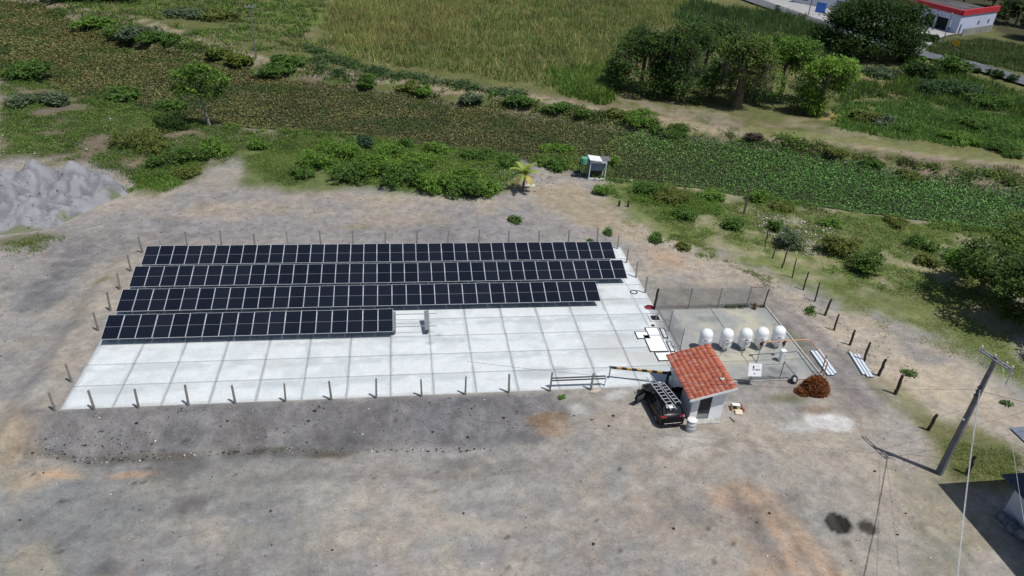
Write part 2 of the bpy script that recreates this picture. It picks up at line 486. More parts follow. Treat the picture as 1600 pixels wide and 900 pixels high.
# gravel lane round the pad
zone([(1195, 450), (1235, 480), (1330, 560), (1390, 620), (1330, 660), (1290, 600), (1225, 520), (1192, 482)], np.array([.215, .195, .19]), .9, .8, .6)
zone([(1200, 500), (1240, 520), (1290, 575), (1270, 580)], np.array([.10, .12, .05]), .5, .6, .6, patch=(.4, .55))
# river margins, west
RSD = poly_sd(fx, fy, RIVER)
lay(np.array([.165, .148, .095]), .75 * sstep(-9, -2, RSD + 6 * (N2 - .5)) * (fx < 5))
lay(np.array([.20, .18, .12]), .6 * sstep(-5, -1, RSD + 5 * (N2 - .5)) * (fx >= 5))
zone([(0, 95), (60, 112), (140, 150), (290, 188), (400, 205), (480, 212), (450, 245), (380, 240), (330, 262), (240, 300), (170, 265), (60, 252), (0, 245)], SOIL, .9, 2.5, 2.5)
zone([(0, 95), (60, 112), (140, 150), (290, 188), (400, 205), (480, 212), (450, 245), (380, 240), (330, 262), (240, 300), (170, 265), (60, 252), (0, 245)], TURF * .8, .85, 2.5, 2.5, patch=(.36, .50))
zone([(230, 262), (300, 245), (330, 262), (250, 300), (170, 300)], TURF, .6, 1.5, 1.5, patch=(.42, .56))
zone([(370, 238), (480, 208), (600, 216), (700, 233), (800, 244), (830, 262), (800, 300), (720, 312), (560, 292), (450, 300), (375, 288)], TURF * 1.05, .95, 1.2, 1.2)
zone([(400, 195), (470, 205), (470, 220), (400, 215)], TANS * .8, .7, 1, 1)
# river margins, east
EG = [(930, 288), (1000, 284), (1060, 291), (1230, 317), (1420, 344), (1600, 365), (1600, 600), (1540, 560), (1460, 520), (1390, 490), (1300, 470), (1230, 425), (1130, 400), (1060, 375), (990, 335)]
zone(EG, np.array([.255, .245, .135]), .9, 1.5, 2)
zone(EG, TURF * 1.3, .9, 1.5, 2.5, patch=(.36, .50))
zone([(1250, 440), (1340, 450), (1460, 450), (1500, 500), (1460, 530), (1360, 490), (1290, 465)], np.array([.13, .16, .055]), .85, 2, 2)
zone([(1330, 470), (1420, 470), (1460, 510), (1400, 520)], TANS, .5, 2, 2, patch=(.42, .56))
zone([(1330, 560), (1400, 600), (1450, 640), (1440, 660), (1390, 625), (1340, 590)], np.array([.17, .17, .08]), .7, .8, .8, patch=(.4, .55))
zone([(1440, 655), (1520, 665), (1600, 690), (1600, 770), (1470, 755)], np.array([.15, .15, .065]), .95, 1.0, 1.0)
zone([(1400, 740), (1470, 745), (1560, 860), (1590, 900), (1450, 900)], np.array([.21, .2, .13]), .45, 1, 1, patch=(.42, .56))
# stains and spills in the forecourt
zone([(1110, 738), (1180, 760), (1270, 850), (1310, 900), (1170, 900), (1140, 820)], ORANGE * 1.05, .62, .8, 1.2, patch=(.40, .54))
zone([(1140, 770), (1190, 800), (1220, 880), (1190, 880), (1150, 820)], np.array([.16, .14, .14]), .6, .5, .5)
blot(1300, 660, 1.6, .85, WHITE, .95, -.3, .25, .5); blot(1250, 668, 1.2, .5, WHITE, .5, 0, .5, .9); blot(1075, 690, 1.6, 1.0, np.array([.40, .385, .37]), .6, .2, .6, .6)
blot(1000, 600, 1.6, .8, np.array([.46, .45, .45]), .6, .2, .6, .9); blot(965, 617, .9, .5, WHITE, .6, .3, .5, 1.0); blot(905, 640, .6, .4, WHITE, .5, 0, .5, 1)
blot(1309, 818, .80, .76, OIL, .98, .4, .12, .25); blot(1356, 824, .56, .50, OIL * 1.8, .9, .2, .25, .3); blot(1322, 850, .35, .2, SOIL * .5, .6)
blot(855, 655, 1.25, .5, np.array([.20, .135, .085]), .85, .05, .35, .5); blot(862, 672, 1.2, .7, np.array([.31, .22, .14]), .6, 0, .5, .6)
blot(290, 790, 1.0, .75, DARKG, .65, .3, .5, .5); blot(275, 732, 1.9, 1.0, DARKG * 1.1, .6, .2, .6, .6); blot(240, 715, 2.6, .4, SOIL * .5, .6, .02, .5, .6)
blot(510, 712, 1.6, .35, SOIL * .6, .75, 0, .5, .7); blot(540, 690, 1.4, .7, DARKG * 1.2, .5, 0, .6, .6); blot(720, 725, 1.2, .5, DARKG * 1.2, .45); blot(1060, 800, 2.4, 1.4, DARKG * 1.6, .5, -.3, .6, .7)
blot(170, 890, .7, .5, DARKG, .6); blot(1230, 775, .8, .5, DARKG * 1.5, .5); blot(90, 740, 1.0, .4, ORANGE * 1.2, .7, 0, .5, .8); blot(205, 742, 1.4, .3, ORANGE * 1.25, .6, 0, .5, .8)
blot(110, 745, .8, .3, np.array([.4, .31, .2]), .6); blot(1275, 640, 1.1, .5, ORANGE * .7, .5); blot(1230, 622, 1.6, .6, np.array([.13, .13, .06]), .7, 0, .5, .8)
blot(690, 395, .01, .01, DARKG, 0); blot(340, 412, 1.3, .5, DRY, .6); blot(560, 355, 1.4, .5, DRY, .55); blot(165, 435, .9, .4, DRY, .7); blot(30, 375, 3.0, .9, np.array([.12, .12, .06]), .8, .3)

rg = random.Random(21)
for k in range(34):
    blot(rg.uniform(20, 1150), rg.uniform(725, 895), rg.uniform(.07, .2), rg.uniform(.06, .14), np.array([.075, .06, .045]) * rg.uniform(.6, 1.4), .8, rg.uniform(0, 3), .3, .8)
for k in range(16):
    blot(rg.uniform(100, 860), rg.uniform(645, 695), rg.uniform(.06, .14), rg.uniform(.08, .22), np.array([.05, .05, .05]), .7, 0, .3, .8)
# wheel tracks swinging in from the south and round the hut
for k, (trk, w0, dark) in enumerate(((((1010, 690), (1000, 730), (1030, 800), (1080, 860), (1120, 910)), .22, 0), (((880, 650), (930, 690), (960, 740), (930, 800), (860, 850), (780, 910)), .2, 0), (((1160, 680), (1200, 720), (1290, 760), (1400, 800), (1500, 880)), .2, 0), (((1110, 690), (1150, 745), (1180, 790), (1230, 860), (1260, 910)), .25, 1), (((1190, 690), (1250, 770), (1310, 860), (1330, 910)), .25, 1), (((300, 760), (520, 740), (760, 735), (980, 715), (1150, 690)), .22, 1), (((200, 830), (480, 790), (760, 775), (1000, 740)), .22, 0), (((400, 905), (640, 850), (900, 800), (1040, 750)), .25, 0), (((310, 345), (480, 330), (700, 335), (900, 350)), .3, 0), (((840, 300), (900, 330), (980, 380), (1060, 430), (1190, 450), (1240, 490), (1330, 570), (1400, 640), (1420, 720)), .35, 0), (((870, 300), (930, 330), (1010, 385)), .3, 0))):
    P_ = at_poly(trk)
    for off in (-.75, .75):
        Q_ = [(p[0] + off, p[1] + off * .3) for p in P_]
        d_ = line_dist(fx, fy, Q_) + .35 * (N2 - .5) + .2 * (N3 - .5)
        lay(np.array([.17, .155, .145]) if dark else np.array([.36, .335, .305]), .38 * (1 - sstep(w0 * .5, w0 * 1.8, d_)) * sstep(.35, .55, N4))
# runnels down the front bank
bk_ = sstep(35.2, 36.5, fy) * (1 - sstep(38.6, 39.4, fy)) * (1 - sstep(6, 11, fx)) * (fx > -23)
lay(np.array([.235, .228, .23]), .5 * bk_ * sstep(.52, .66, fbm(fx, fy * .18, .9, 43))); lay(np.array([.11, .105, .11]), .55 * bk_ * sstep(.55, .68, fbm(fx, fy * .25, 1.0, 44)))
# far side of the river
FS = poly_sd(fx, fy, FARSIDE)
far = sstep(-.5, 1.0, FS)
lay(np.array([.118, .128, .05]), far)
lay(DRY * .9, far * .55 * sstep(.45, .65, .6 * N1 + .4 * N2))
lay(PINK, far * .8 * (1 - sstep(5.5, 9.5, FS + 5 * (N2 - .5))) * sstep(.30, .46, N2))
lay(TURF * .8, far * (1 - sstep(3, 6, FS)) * sstep(.52, .64, N2))
TRACK = at_poly([(100, 12), (200, 26), (300, 58), (400, 92), (500, 112), (600, 124), (700, 140), (830, 152), (960, 176), (1080, 196), (1200, 212), (1330, 225), (1450, 241), (1600, 258), (1680, 268)])
TD = line_dist(fx, fy, TRACK) + 1.2 * (N2 - .5)
lay(np.array([.31, .26, .19]), .9 * far * (1 - sstep(.7, 1.7, TD)) * sstep(.30, .50, N3))
GTR = at_poly([(1180, 205), (1330, 219), (1450, 235), (1600, 252), (1680, 262)])
lay(np.array([.17, .18, .075]), .9 * (1 - sstep(1.1, 2.0, line_dist(fx, fy, GTR) + .8 * (N2 - .5))))
zone([(960, 150), (1080, 165), (1180, 178), (1300, 190), (1460, 215), (1440, 222), (1280, 212), (1120, 192), (980, 172)], np.array([.25, .22, .16]), .75, 1.2, 1.5, patch=(.40, .56))
zone([(400, 45), (560, 30), (560, 75), (460, 85), (400, 70)], np.array([.2, .17, .1]), .7, 3, 3, patch=(.42, .58))
zone([(400, 20), (540, 10), (540, 40), (440, 50)], np.array([.13, .17, .05]), .8, 3, 3)
zone([(1290, 170), (1380, 185), (1400, 170), (1480, 180), (1600, 205), (1600, 235), (1400, 215), (1300, 195)], np.array([.085, .14, .03]), .9, 2, 2)
zone([(1340, 120), (1370, 118), (1400, 140), (1450, 160), (1420, 165), (1360, 140)], np.array([.33, .23, .15]), .85, 1.5, 1.5)
zone([(1280, 172), (1330, 176), (1330, 190), (1280, 186)], np.array([.36, .29, .12]), .9, .8, .8)
zone([(1455, 175), (1480, 178), (1490, 190), (1460, 188)], TANS, .7, .8, .8)
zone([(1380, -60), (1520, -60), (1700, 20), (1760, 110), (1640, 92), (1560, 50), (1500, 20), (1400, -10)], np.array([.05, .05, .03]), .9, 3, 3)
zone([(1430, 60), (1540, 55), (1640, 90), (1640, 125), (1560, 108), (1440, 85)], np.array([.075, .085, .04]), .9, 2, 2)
# bed under the floating plants
lay(np.array([.035, .04, .022]), sstep(-.3, .9, poly_sd(fx, fy, RIVER) + .8 * (N2 - .5)))
colr *= (1 + (fbm(fx, fy, .5, 51, 2) - .5) * .35)[:, None] * np.array([.915, .905, .895])

nxg, nyg = len(gx), len(gy)
ii = (np.arange(nyg - 1)[:, None] * nxg + np.arange(nxg - 1)[None, :]).ravel()
GF = np.stack([ii, ii + 1, ii + 1 + nxg, ii + nxg], 1)
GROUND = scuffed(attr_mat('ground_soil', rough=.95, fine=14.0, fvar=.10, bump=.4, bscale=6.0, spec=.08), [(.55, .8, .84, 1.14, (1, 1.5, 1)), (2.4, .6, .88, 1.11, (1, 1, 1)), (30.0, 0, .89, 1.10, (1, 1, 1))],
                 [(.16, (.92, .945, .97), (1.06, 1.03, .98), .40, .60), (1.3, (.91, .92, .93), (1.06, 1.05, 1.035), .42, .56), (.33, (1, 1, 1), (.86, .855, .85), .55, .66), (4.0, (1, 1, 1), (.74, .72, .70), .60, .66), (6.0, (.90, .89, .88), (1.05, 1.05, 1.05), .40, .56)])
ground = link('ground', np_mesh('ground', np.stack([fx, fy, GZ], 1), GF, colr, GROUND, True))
tag(ground, 'gravel and earth ground with turf by the river', kind='structure')

# ------------------------------------------------------------------ concrete slab: bays with worn joints
SX0, SX1, SY0, SY1 = -21.75, 21.35, 39.72, 61.1
BXS = [SX0] + [-18.62 + 2.965 * k for k in range(14)] + [SX1]; BH = (SY1 - SY0) / 9.0
CONC = attr_mat('slab_concrete', rough=.85, fine=5.0, fvar=.10, bump=.25, bscale=10, spec=.25)
def joint_stains(m):
    """mortar-smeared joints: broad ragged strips across, fine lines and wash along"""
    nt = m.node_tree; N = nt.nodes; L = nt.links; b_ = N['Principled BSDF']; src = b_.inputs['Base Color'].links[0].from_socket
    tc = N.new('ShaderNodeTexCoord'); sp = N.new('ShaderNodeSeparateXYZ'); L.new(tc.outputs['Object'], sp.inputs[0])
    def M(op, a, b=0.0, c=0.0):
        n = N.new('ShaderNodeMath'); n.operation = op
        for i, q in enumerate((a, b, c)):
            if isinstance(q, (int, float)): n.inputs[i].default_value = q
            else: L.new(q, n.inputs[i])
        return n.outputs[0]
    def noise(sc, det=4, stretch=(1, 1, 1), off=0.0):
        mp = N.new('ShaderNodeMapping'); mp.inputs['Scale'].default_value = stretch; mp.inputs['Location'].default_value = (off, off * .7, 0); L.new(tc.outputs['Object'], mp.inputs['Vector'])
        n = N.new('ShaderNodeTexNoise'); n.inputs['Scale'].default_value = sc; n.inputs['Detail'].default_value = det; n.inputs['Roughness'].default_value = .65; L.new(mp.outputs[0], n.inputs['Vector']); return n.outputs['Fac']
    def ramp(v, a, b_2, lo=0.0, hi=1.0):
        n = N.new('ShaderNodeMapRange'); n.interpolation_type = 'SMOOTHSTEP'; L.new(v, n.inputs['Value'])
        n.inputs['From Min'].default_value = a; n.inputs['From Max'].default_value = b_2; n.inputs['To Min'].default_value = lo; n.inputs['To Max'].default_value = hi; return n.outputs['Result']
    def dist(c, off, pitch):
        f = M('FRACT', M('ADD', M('DIVIDE', M('ADD', c, off), pitch), .5)); return M('MULTIPLY', M('ABSOLUTE', M('SUBTRACT', f, .5)), pitch)
    wob = M('MULTIPLY', M('SUBTRACT', noise(.55, 2, off=3), .5), .55); rag = M('MULTIPLY', M('SUBTRACT', noise(5.0, 6), .5), .22)
    dx = M('ADD', dist(M('ADD', sp.outputs['X'], wob), 18.62, 2.965), rag)
    sx = M('MULTIPLY', ramp(dx, .10, .19, 1, 0), ramp(noise(.35, 3, (1, .6, 1), 9), .36, .52))
    dy = dist(M('ADD', sp.outputs['Y'], M('MULTIPLY', rag, .15)), -39.72, BH)
    sy = M('MULTIPLY', ramp(M('ADD', dy, M('MULTIPLY', rag, .35)), .015, .07, .34, 0), ramp(noise(.4, 3, (.4, 1, 1), 5), .35, .55))
    wash = M('MULTIPLY', M('MULTIPLY', ramp(dist(M('ADD', sp.outputs['Y'], wob), -39.2, BH), .1, .75, 1, 0), ramp(noise(.5, 8, (.5, 1.2, 1), 7), .42, .60)), .75)
    fac = M('MINIMUM', M('ADD', M('ADD', M('MULTIPLY', sx, ramp(noise(7, 5), .3, .6, .45, .85)), sy), wash), .56)
    mx = N.new('ShaderNodeMix'); mx.data_type = 'RGBA'; L.new(fac, mx.inputs[0]); L.new(src, mx.inputs[6]); mx.inputs[7].default_value = (.36, .385, .395, 1)
    L.new(mx.outputs[2], b_.inputs['Base Color']); return m
SLABC = joint_stains(attr_mat('slab_concrete_floor', rough=.85, fine=6.0, fvar=.12, bump=.2, bscale=10, spec=.25))
slab = thing('concrete_slab', None, None); tag(slab, 'pale concrete slab under the solar panels', kind='structure')
def slab_color(x, y):
    n1 = fbm(x, y, 6, 61); n2 = fbm(x, y, 1.3, 62); n3 = fbm(x, y, .35, 63, 2)
    c = np.tile(np.array([.565, .59, .59]), (len(x), 1)) * (0.88 + .24 * n1 + .12 * (n3 - .5))[:, None]
    st = (sstep(.50, .66, .6 * n1 + .4 * n2) * .45)[:, None]
    c = c * (1 - st) + np.array([.40, .43, .43]) * st
    # trodden dirt near the yard gate and along the east end
    d = (sstep(9, 21, x) * sstep(.42, .66, fbm(x, y, 2.4, 66)) * .5 * (1 - sstep(50, 56, y)))[:, None]
    c = c * (1 - d) + np.array([.36, .335, .30]) * d
    ed = np.minimum(np.minimum(x - SX0, SX1 - x), y - SY0) + .5 * (n2 - .5); w = ((1 - sstep(.0, .35, ed)) * .5)[:, None]; c = c * (1 - w) + np.array([.30, .275, .245]) * w
    for sx, sy, r, k in ((2.9, 46.9, .35, .6), (3.3, 46.3, .22, .5), (4.6, 46.0, .3, .35), (2.2, 45.9, .4, .45), (16.8, 53.0, .9, .45), (9.5, 41.6, 1.3, .3), (11.5, 42.0, .9, .35), (18.2, 51.5, 1.2, .25), (-9, 43.8, 1.5, .2)):
        q = np.sqrt((x - sx) ** 2 + ((y - sy) * 1.6) ** 2) / r + .8 * (n2 - .5)
        w = ((1 - sstep(.4, 1.1, q)) * k)[:, None]; c = c * (1 - w) + np.array([.2, .17, .15]) * w
    return c
def bay(x0, x1, y0, y1, z, th, colf, material, name, parent, nx, ny, gap=.006):
    xs = np.linspace(x0 + gap, x1 - gap, nx); ys = np.linspace(y0 + gap, y1 - gap, ny)
    X, Y = np.meshgrid(xs, ys); X = X.ravel(); Y = Y.ravel(); n = len(X)
    V = [np.stack([X, Y, np.full(n, z)], 1)]
    i = (np.arange(ny - 1)[:, None] * nx + np.arange(nx - 1)[None, :]).ravel()
    F = [np.stack([i, i + 1, i + 1 + nx, i + nx], 1)]
    rim = list(range(nx)) + [k * nx + nx - 1 for k in range(1, ny)] + [ny * nx - 1 - k for k in range(1, nx)] + [k * nx for k in range(ny - 2, 0, -1)]
    rim = np.array(rim); low = V[0][rim].copy(); low[:, 2] -= th; V.append(low)
    k = np.arange(len(rim)); k2 = (k + 1) % len(rim)
    F.append(np.stack([rim[k], n + k, n + k2, rim[k2]], 1))
    C = colf(X, Y); C = np.concatenate([C, C[rim] * .8])
    return link(name, np_mesh(name, np.concatenate(V), np.concatenate(F), C, material), parent)
for r_ in range(9):
    for c_ in range(15):
        bay(BXS[c_], BXS[c_ + 1], SY0 + r_ * BH, SY0 + (r_ + 1) * BH, .03 + .002 * ((r_ * 7 + c_ * 3) % 3), .35, slab_color, SLABC, 'slab_bay', slab, 16, 14, .0004)

# tank pad
PX0, PX1, PY0, PY1 = 21.55, 31.25, 39.85, 49.75
def pad_color(x, y):
    n1 = fbm(x, y, 3.2, 71); n2 = fbm(x, y, 1.0, 72); n3 = fbm(x, y, .4, 73, 2)
    c = np.tile(np.array([.28, .28, .265]), (len(x), 1)) * (.85 + .3 * n3)[:, None]
    w = (sstep(.40, .58, .6 * n1 + .4 * n2) * sstep(22.6, 24.6, x) * sstep(41.3, 42.6, y) * .9)[:, None]
    c = c * (1 - w) + np.array([.40, .375, .285]) * w
    w = (sstep(.56, .70, .5 * n2 + .5 * fbm(x, y, 2, 74)) * .65)[:, None]
    c = c * (1 - w) + np.array([.14, .15, .155]) * w
    w = (sstep(29.9, 31.0, x + 1.2 * (n2 - .5)) * .6)[:, None]
    c = c * (1 - w) + np.array([.20, .215, .22]) * w
    return c
pad = thing('tank_pad', None, None); tag(pad, 'stained concrete pad under the gas tanks', kind='structure')
for (a0, a1) in ((PX0, 26.2), (26.2, PX1)):
    for (b0, b1) in ((PY0, 42.3), (42.3, PY1)):
        bay(a0, a1, b0, b1, .035, .3, pad_color, CONC, 'pad_bay', pad, 34, 40 if b0 > 41 else 16, .012)
kb = MB(); kb.box(((PX0 + PX1) / 2, PY0 - .08, .02), (PX1 - PX0 + .3, .14, .22)); kb.box((PX1 + .08, (PY0 + PY1) / 2 + .07, .02), (.14, PY1 - PY0 + .1, .2))
kb.build('pad_kerb', mat('kerb_concrete', (.42, .41, .38), .9, var=.2, scale=2.5, bump=.3), pad, bevel=.015)

# ------------------------------------------------------------------ heap of grey stone dust
HEAP = at_poly([(-60, 385), (0, 372), (60, 366), (100, 352), (150, 325), (205, 302), (190, 285), (140, 268), (60, 262), (-10, 268), (-70, 285)])
hx = np.arange(-52, -24, .16); hy = np.arange(58, 86, .16)
HX, HY = np.meshgrid(hx, hy); X = HX.ravel(); Y = HY.ravel()
sdh = poly_sd(X, Y, HEAP); rid = fbm(X, Y, 3.0, 81); rid2 = fbm(X, Y, .9, 82)
bumps = 0
for u, v, r, hh in ((66, 302, 4.3, 3.8), (122, 299, 4.0, 3.4), (160, 300, 3.4, 2.0), (0, 325, 5.0, 3.6), (60, 335, 3.6, 1.9), (-45, 318, 6, 3.2), (20, 300, 4.4, 2.6), (100, 325, 3.0, 1.5)):
    p = at(u, v); bumps = np.maximum(bumps, hh * np.clip(1 - np.sqrt((X - p.x) ** 2 + (Y - p.y) ** 2) / r + .12 * (rid - .5) + .05 * (rid2 - .5), 0, 1) ** 1.12)
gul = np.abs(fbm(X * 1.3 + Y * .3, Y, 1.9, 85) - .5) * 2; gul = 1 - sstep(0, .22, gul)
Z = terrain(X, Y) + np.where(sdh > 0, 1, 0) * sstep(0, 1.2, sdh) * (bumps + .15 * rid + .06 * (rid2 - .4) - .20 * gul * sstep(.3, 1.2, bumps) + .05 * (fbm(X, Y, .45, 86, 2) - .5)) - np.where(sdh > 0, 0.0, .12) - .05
C = np.tile(np.array([.245, .245, .26]), (len(X), 1)) * (.80 + .34 * rid2 - .34 * gul)[:, None]  # gullies darkened too, crease shade put into the colour
w = (sstep(.64, .74, fbm(X, Y, 1.2, 83)) * .6)[:, None]; C = C * (1 - w) + np.array([.10, .10, .105]) * w  # dark patches painted as shaded crevices
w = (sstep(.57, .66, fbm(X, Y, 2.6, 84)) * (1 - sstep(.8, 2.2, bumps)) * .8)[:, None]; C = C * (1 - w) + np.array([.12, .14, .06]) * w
nx_, ny_ = len(hx), len(hy)
i = (np.arange(ny_ - 1)[:, None] * nx_ + np.arange(nx_ - 1)[None, :]).ravel()
F = np.stack([i, i + 1, i + 1 + nx_, i + nx_], 1)
keep = (sdh[F] > -.35).any(1)
F = F[keep]; used = np.unique(F); remap = -np.ones(len(X), int); remap[used] = np.arange(len(used))
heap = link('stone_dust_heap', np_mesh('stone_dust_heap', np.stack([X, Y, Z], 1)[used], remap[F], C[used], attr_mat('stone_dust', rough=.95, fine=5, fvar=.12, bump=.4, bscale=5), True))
tag(heap, 'large lumpy heap of pale grey stone dust beyond the left end of the slab', 'heap')
# broken lumps lying on and around it
rngh = np.random.default_rng(6); ok_ = np.where(sdh > .1)[0]; pick = rngh.choice(ok_, 900)
LP = np.stack([X[pick], Y[pick], Z[pick]], 1) + np.concatenate([rngh.uniform(-.1, .1, (900, 2)), np.zeros((900, 1))], 1)
ls = .03 * (5 ** (rngh.uniform(0, 1, 900) ** 2.5)); oc_ = np.array([(1, 0, 0), (-1, 0, 0), (0, 1, 0), (0, -1, 0), (0, 0, 1), (0, 0, -1)], float)
of_ = np.array([(0, 2, 4), (2, 1, 4), (1, 3, 4), (3, 0, 4), (2, 0, 5), (1, 2, 5), (3, 1, 5), (0, 3, 5)])
LV = oc_[None] * rngh.uniform(.6, 1.3, (900, 6, 1)) * ls[:, None, None] + LP[:, None, :]
LC = np.repeat(np.array([.25, .25, .265]) * rngh.uniform(.35, 1.2, (900, 1)), 6, 0)
lumps = link('lumps', np_mesh('lumps', LV.reshape(-1, 3), (of_[None] + (np.arange(900) * 6)[:, None, None]).reshape(-1, 3), LC, MATS['stone_dust']), heap); lumps['kind'] = 'stuff'
# ------------------------------------------------------------------ solar arrays
def panel_material():
    m = bpy.data.materials.new('solar_cells'); m.use_nodes = True
    nt = m.node_tree; N = nt.nodes; L = nt.links; b = N['Principled BSDF']
    tc = N.new('ShaderNodeTexCoord'); sp = N.new('ShaderNodeSeparateXYZ'); L.new(tc.outputs['Object'], sp.inputs[0])
    def math_(op, a, bv=None, c=None):
        n = N.new('ShaderNodeMath'); n.operation = op
        for i, q in enumerate((a, bv, c)):
            if q is None: continue
            if isinstance(q, (int, float)): n.inputs[i].default_value = q
            else: L.new(q, n.inputs[i])
        return n.outputs[0]
    def lines(coord, pitch, half):        # 1 on a thin line every pitch metres
        f = math_('FRACT', math_('DIVIDE', coord, pitch))
        d = math_('ABSOLUTE', math_('SUBTRACT', f, .5))
        return math_('GREATER_THAN', d, .5 - half / pitch)
    gx_ = lines(sp.outputs['X'], .1806, .0022); gy_ = lines(math_('ADD', sp.outputs['Y'], .045), .0917, .0011)
    bus = lines(math_('ADD', sp.outputs['X'], .03), .0602, .0012)
    mid = math_('LESS_THAN', math_('ABSOLUTE', math_('SUBTRACT', sp.outputs['Y'], 1.139)), .0125)
    no = N.new('ShaderNodeTexNoise'); no.inputs['Scale'].default_value = 1.3; L.new(tc.outputs['Object'], no.inputs['Vector'])
    oi = N.new('ShaderNodeObjectInfo')
    def mix(a, bcol, f):
        x = N.new('ShaderNodeMix'); x.data_type = 'RGBA'
        for sock, val in ((6, a), (7, bcol)):
            if isinstance(val, tuple): x.inputs[sock].default_value = (*val, 1)
            else: L.new(val, x.inputs[sock])
        if isinstance(f, float): x.inputs[0].default_value = f
        else: L.new(f, x.inputs[0])
        return x.outputs[2]
    base = mix((.003, .0045, .010), (.012, .0145, .024), math_('MULTIPLY', math_('ADD', no.outputs['Fac'], oi.outputs['Random']), .5))
    col = mix(base, (.05, .055, .075), math_('MULTIPLY', bus, .35))
    col = mix(col, (.028, .031, .045), math_('MULTIPLY', math_('MAXIMUM', gx_, gy_), .8))
    col = mix(col, (.42, .45, .5), math_('MULTIPLY', mid, .42))
    L.new(col, b.inputs['Base Color'])
    b.inputs['Roughness'].default_value = .12; b.inputs['Specular IOR Level'].default_value = .28
    return m
CELLS = panel_material()
ALU = flat_mat('anodised_aluminium', (.52, .54, .57), .5, .15)
STEEL = mat('galvanised_steel', (.40, .42, .44), .5, .55, var=.15, scale=6)
STEELD = mat('weathered_steel', (.22, .23, .24), .6, .4, var=.2, scale=5)
PW, PL, PITCH, TH = 1.134, 2.278, 1.154, .035
pb = MB(); pb.box((PW / 2, PL / 2, TH - .008), (PW - .03, PL - .03, .012)); PANEL_ME = pb.mesh('solar_panel', CELLS)
fb = MB(); w_ = .021
fb.box((PW / 2, w_ / 2, TH / 2), (PW, w_, TH)); fb.box((PW / 2, PL - w_ / 2, TH / 2), (PW, w_, TH))
fb.box((w_ / 2, PL / 2, TH / 2), (w_, PL - 2 * w_, TH)); fb.box((PW - w_ / 2, PL / 2, TH / 2), (w_, PL - 2 * w_, TH))
FRAME_ME = fb.mesh('frame', ALU)
TILT = 0.29902; ZB = .60
ARR = [(-21.62, 57.62, 36, 41.6, 'back row of 36 dark solar panels, the one nearest the river'),
       (-21.54, 54.00, 36, 41.6, 'second row from the back, 36 dark solar panels, reaching farthest right'),
       (-21.44, 50.35, 33, 38.1, 'second row from the front, 33 dark solar panels with bare concrete at its right end'),
       (-21.35, 46.66, 18, 24.1, 'short front row of 18 solar panels with an unfinished bare rack at its right end')]
for k, (x0, y0, n, ln, lab) in enumerate(ARR):
    a = thing('solar_array', lab, 'solar array', (x0, y0, .03), 0, 'rows of solar panels on the slab')
    ct, st = math.cos(TILT), math.sin(TILT); zb = ZB - .03
    def onrow(x, s, lift=0.0):
        return Vector((x, s * ct - lift * st, zb + s * st + lift * ct))
    for i in range(n):
        p = link('solar_panel', PANEL_ME, a, onrow(i * PITCH + .01, 0, .004 * ((i * 5 + k) % 3)), (TILT + .005 * (((i * 7 + k * 3) % 5) - 2), 0, .0012 * (((i * 3 + k) % 5) - 2)))
        link('frame', FRAME_ME, p)
    for s in (.52, 1.76):
        r = MB(); r.bar(onrow(-.05, s, -.045), onrow(ln, s, -.045), .045, .05, up=(0, -st, ct)); r.build('rail', STEEL, a)
    nsup = int(round((ln - .9) / 2.62)) + 1
    for j in range(nsup):
        xs = .35 + j * (ln - 1.1) / (nsup - 1)
        bm = MB(); bm.bar(onrow(xs, .18, -.12), onrow(xs, 2.1, -.12), .36 if (k == 3 and j >= nsup - 2) else .12, .09, up=(0, -st, ct)); bm.build('rafter', STEELD, a)
        q = onrow(xs, .5, -.16); lg = MB(); lg.box((q.x, q.y, q.z / 2), (.30 if (k == 3 and j >= nsup - 2) else .09, .09, q.z)); lg.build('leg', STEELD, a)
        q = onrow(xs, 1.75, -.16); lg = MB(); lg.box((q.x, q.y, q.z / 2), (.09, .09, q.z)); lg.build('leg', STEELD, a)
# ------------------------------------------------------------------ fence posts
POSTC = mat('post_concrete', (.34, .31, .27), .95, var=.25, scale=4, bump=.5, bscale=20)
RUST = mat('rusty_steel', (.20, .085, .045), .85, .2, var=.35, scale=8, bump=.4)
random.seed(4)
def post_mesh(h, w):
    m = MB(); t = w * .42; b = w * .5
    m.add([(-b, -b, -.25), (b, -b, -.25), (b, b, -.25), (-b, b, -.25), (-t, -t, h - .02), (t, -t, h - .02), (t, t, h - .02), (-t, t, h - .02), (-t * .7, -t * .7, h), (t * .7, -t * .7, h), (t * .7, t * .7, h), (-t * .7, t * .7, h)],
          [(3, 2, 1, 0), (0, 1, 5, 4), (1, 2, 6, 5), (2, 3, 7, 6), (3, 0, 4, 7), (4, 5, 9, 8), (5, 6, 10, 9), (6, 7, 11, 10), (7, 4, 8, 11), (8, 9, 10, 11)])
    return m.mesh('fence_post', POSTC)
POSTS = [post_mesh(1.55 + .06 * i, .13) for i in range(4)]
def post(x, y, label, group, k):
    o = link('fence_post', POSTS[k % 4], None, (x, y, ht(x, y)), (R(random.uniform(-3, 3)), R(random.uniform(-3, 3)), R(random.uniform(0, 90) if False else random.uniform(-12, 12))))
    return tag(o, label, 'post', group)
front = [(87, 642), (148, 641), (217, 638), (295, 634), (368, 631), (446.5, 627), (518, 624.5), (588, 622), (659, 619), (727, 616.5), (795, 613.5), (859, 610.5), (923, 609)]
for k, (u, v) in enumerate(front):
    p = on_level(u, v, 0)
    post(p[0], min(p[1], 39.6), 'slim concrete post on the slab\'s front edge, %s from the left corner' % ORD[k], 'concrete posts along the front edge of the slab', k)
west = [(112, 597), (154, 517), (173, 486), (188, 453), (205, 424), (223, 395)]
for k, (u, v) in enumerate(west):
    p = on_level(u, v, 0)
    post(p[0], p[1], 'slim concrete post on the slab\'s left side, %s going back from the front corner' % ORD[k], 'concrete posts along the left side of the slab', k + 1)
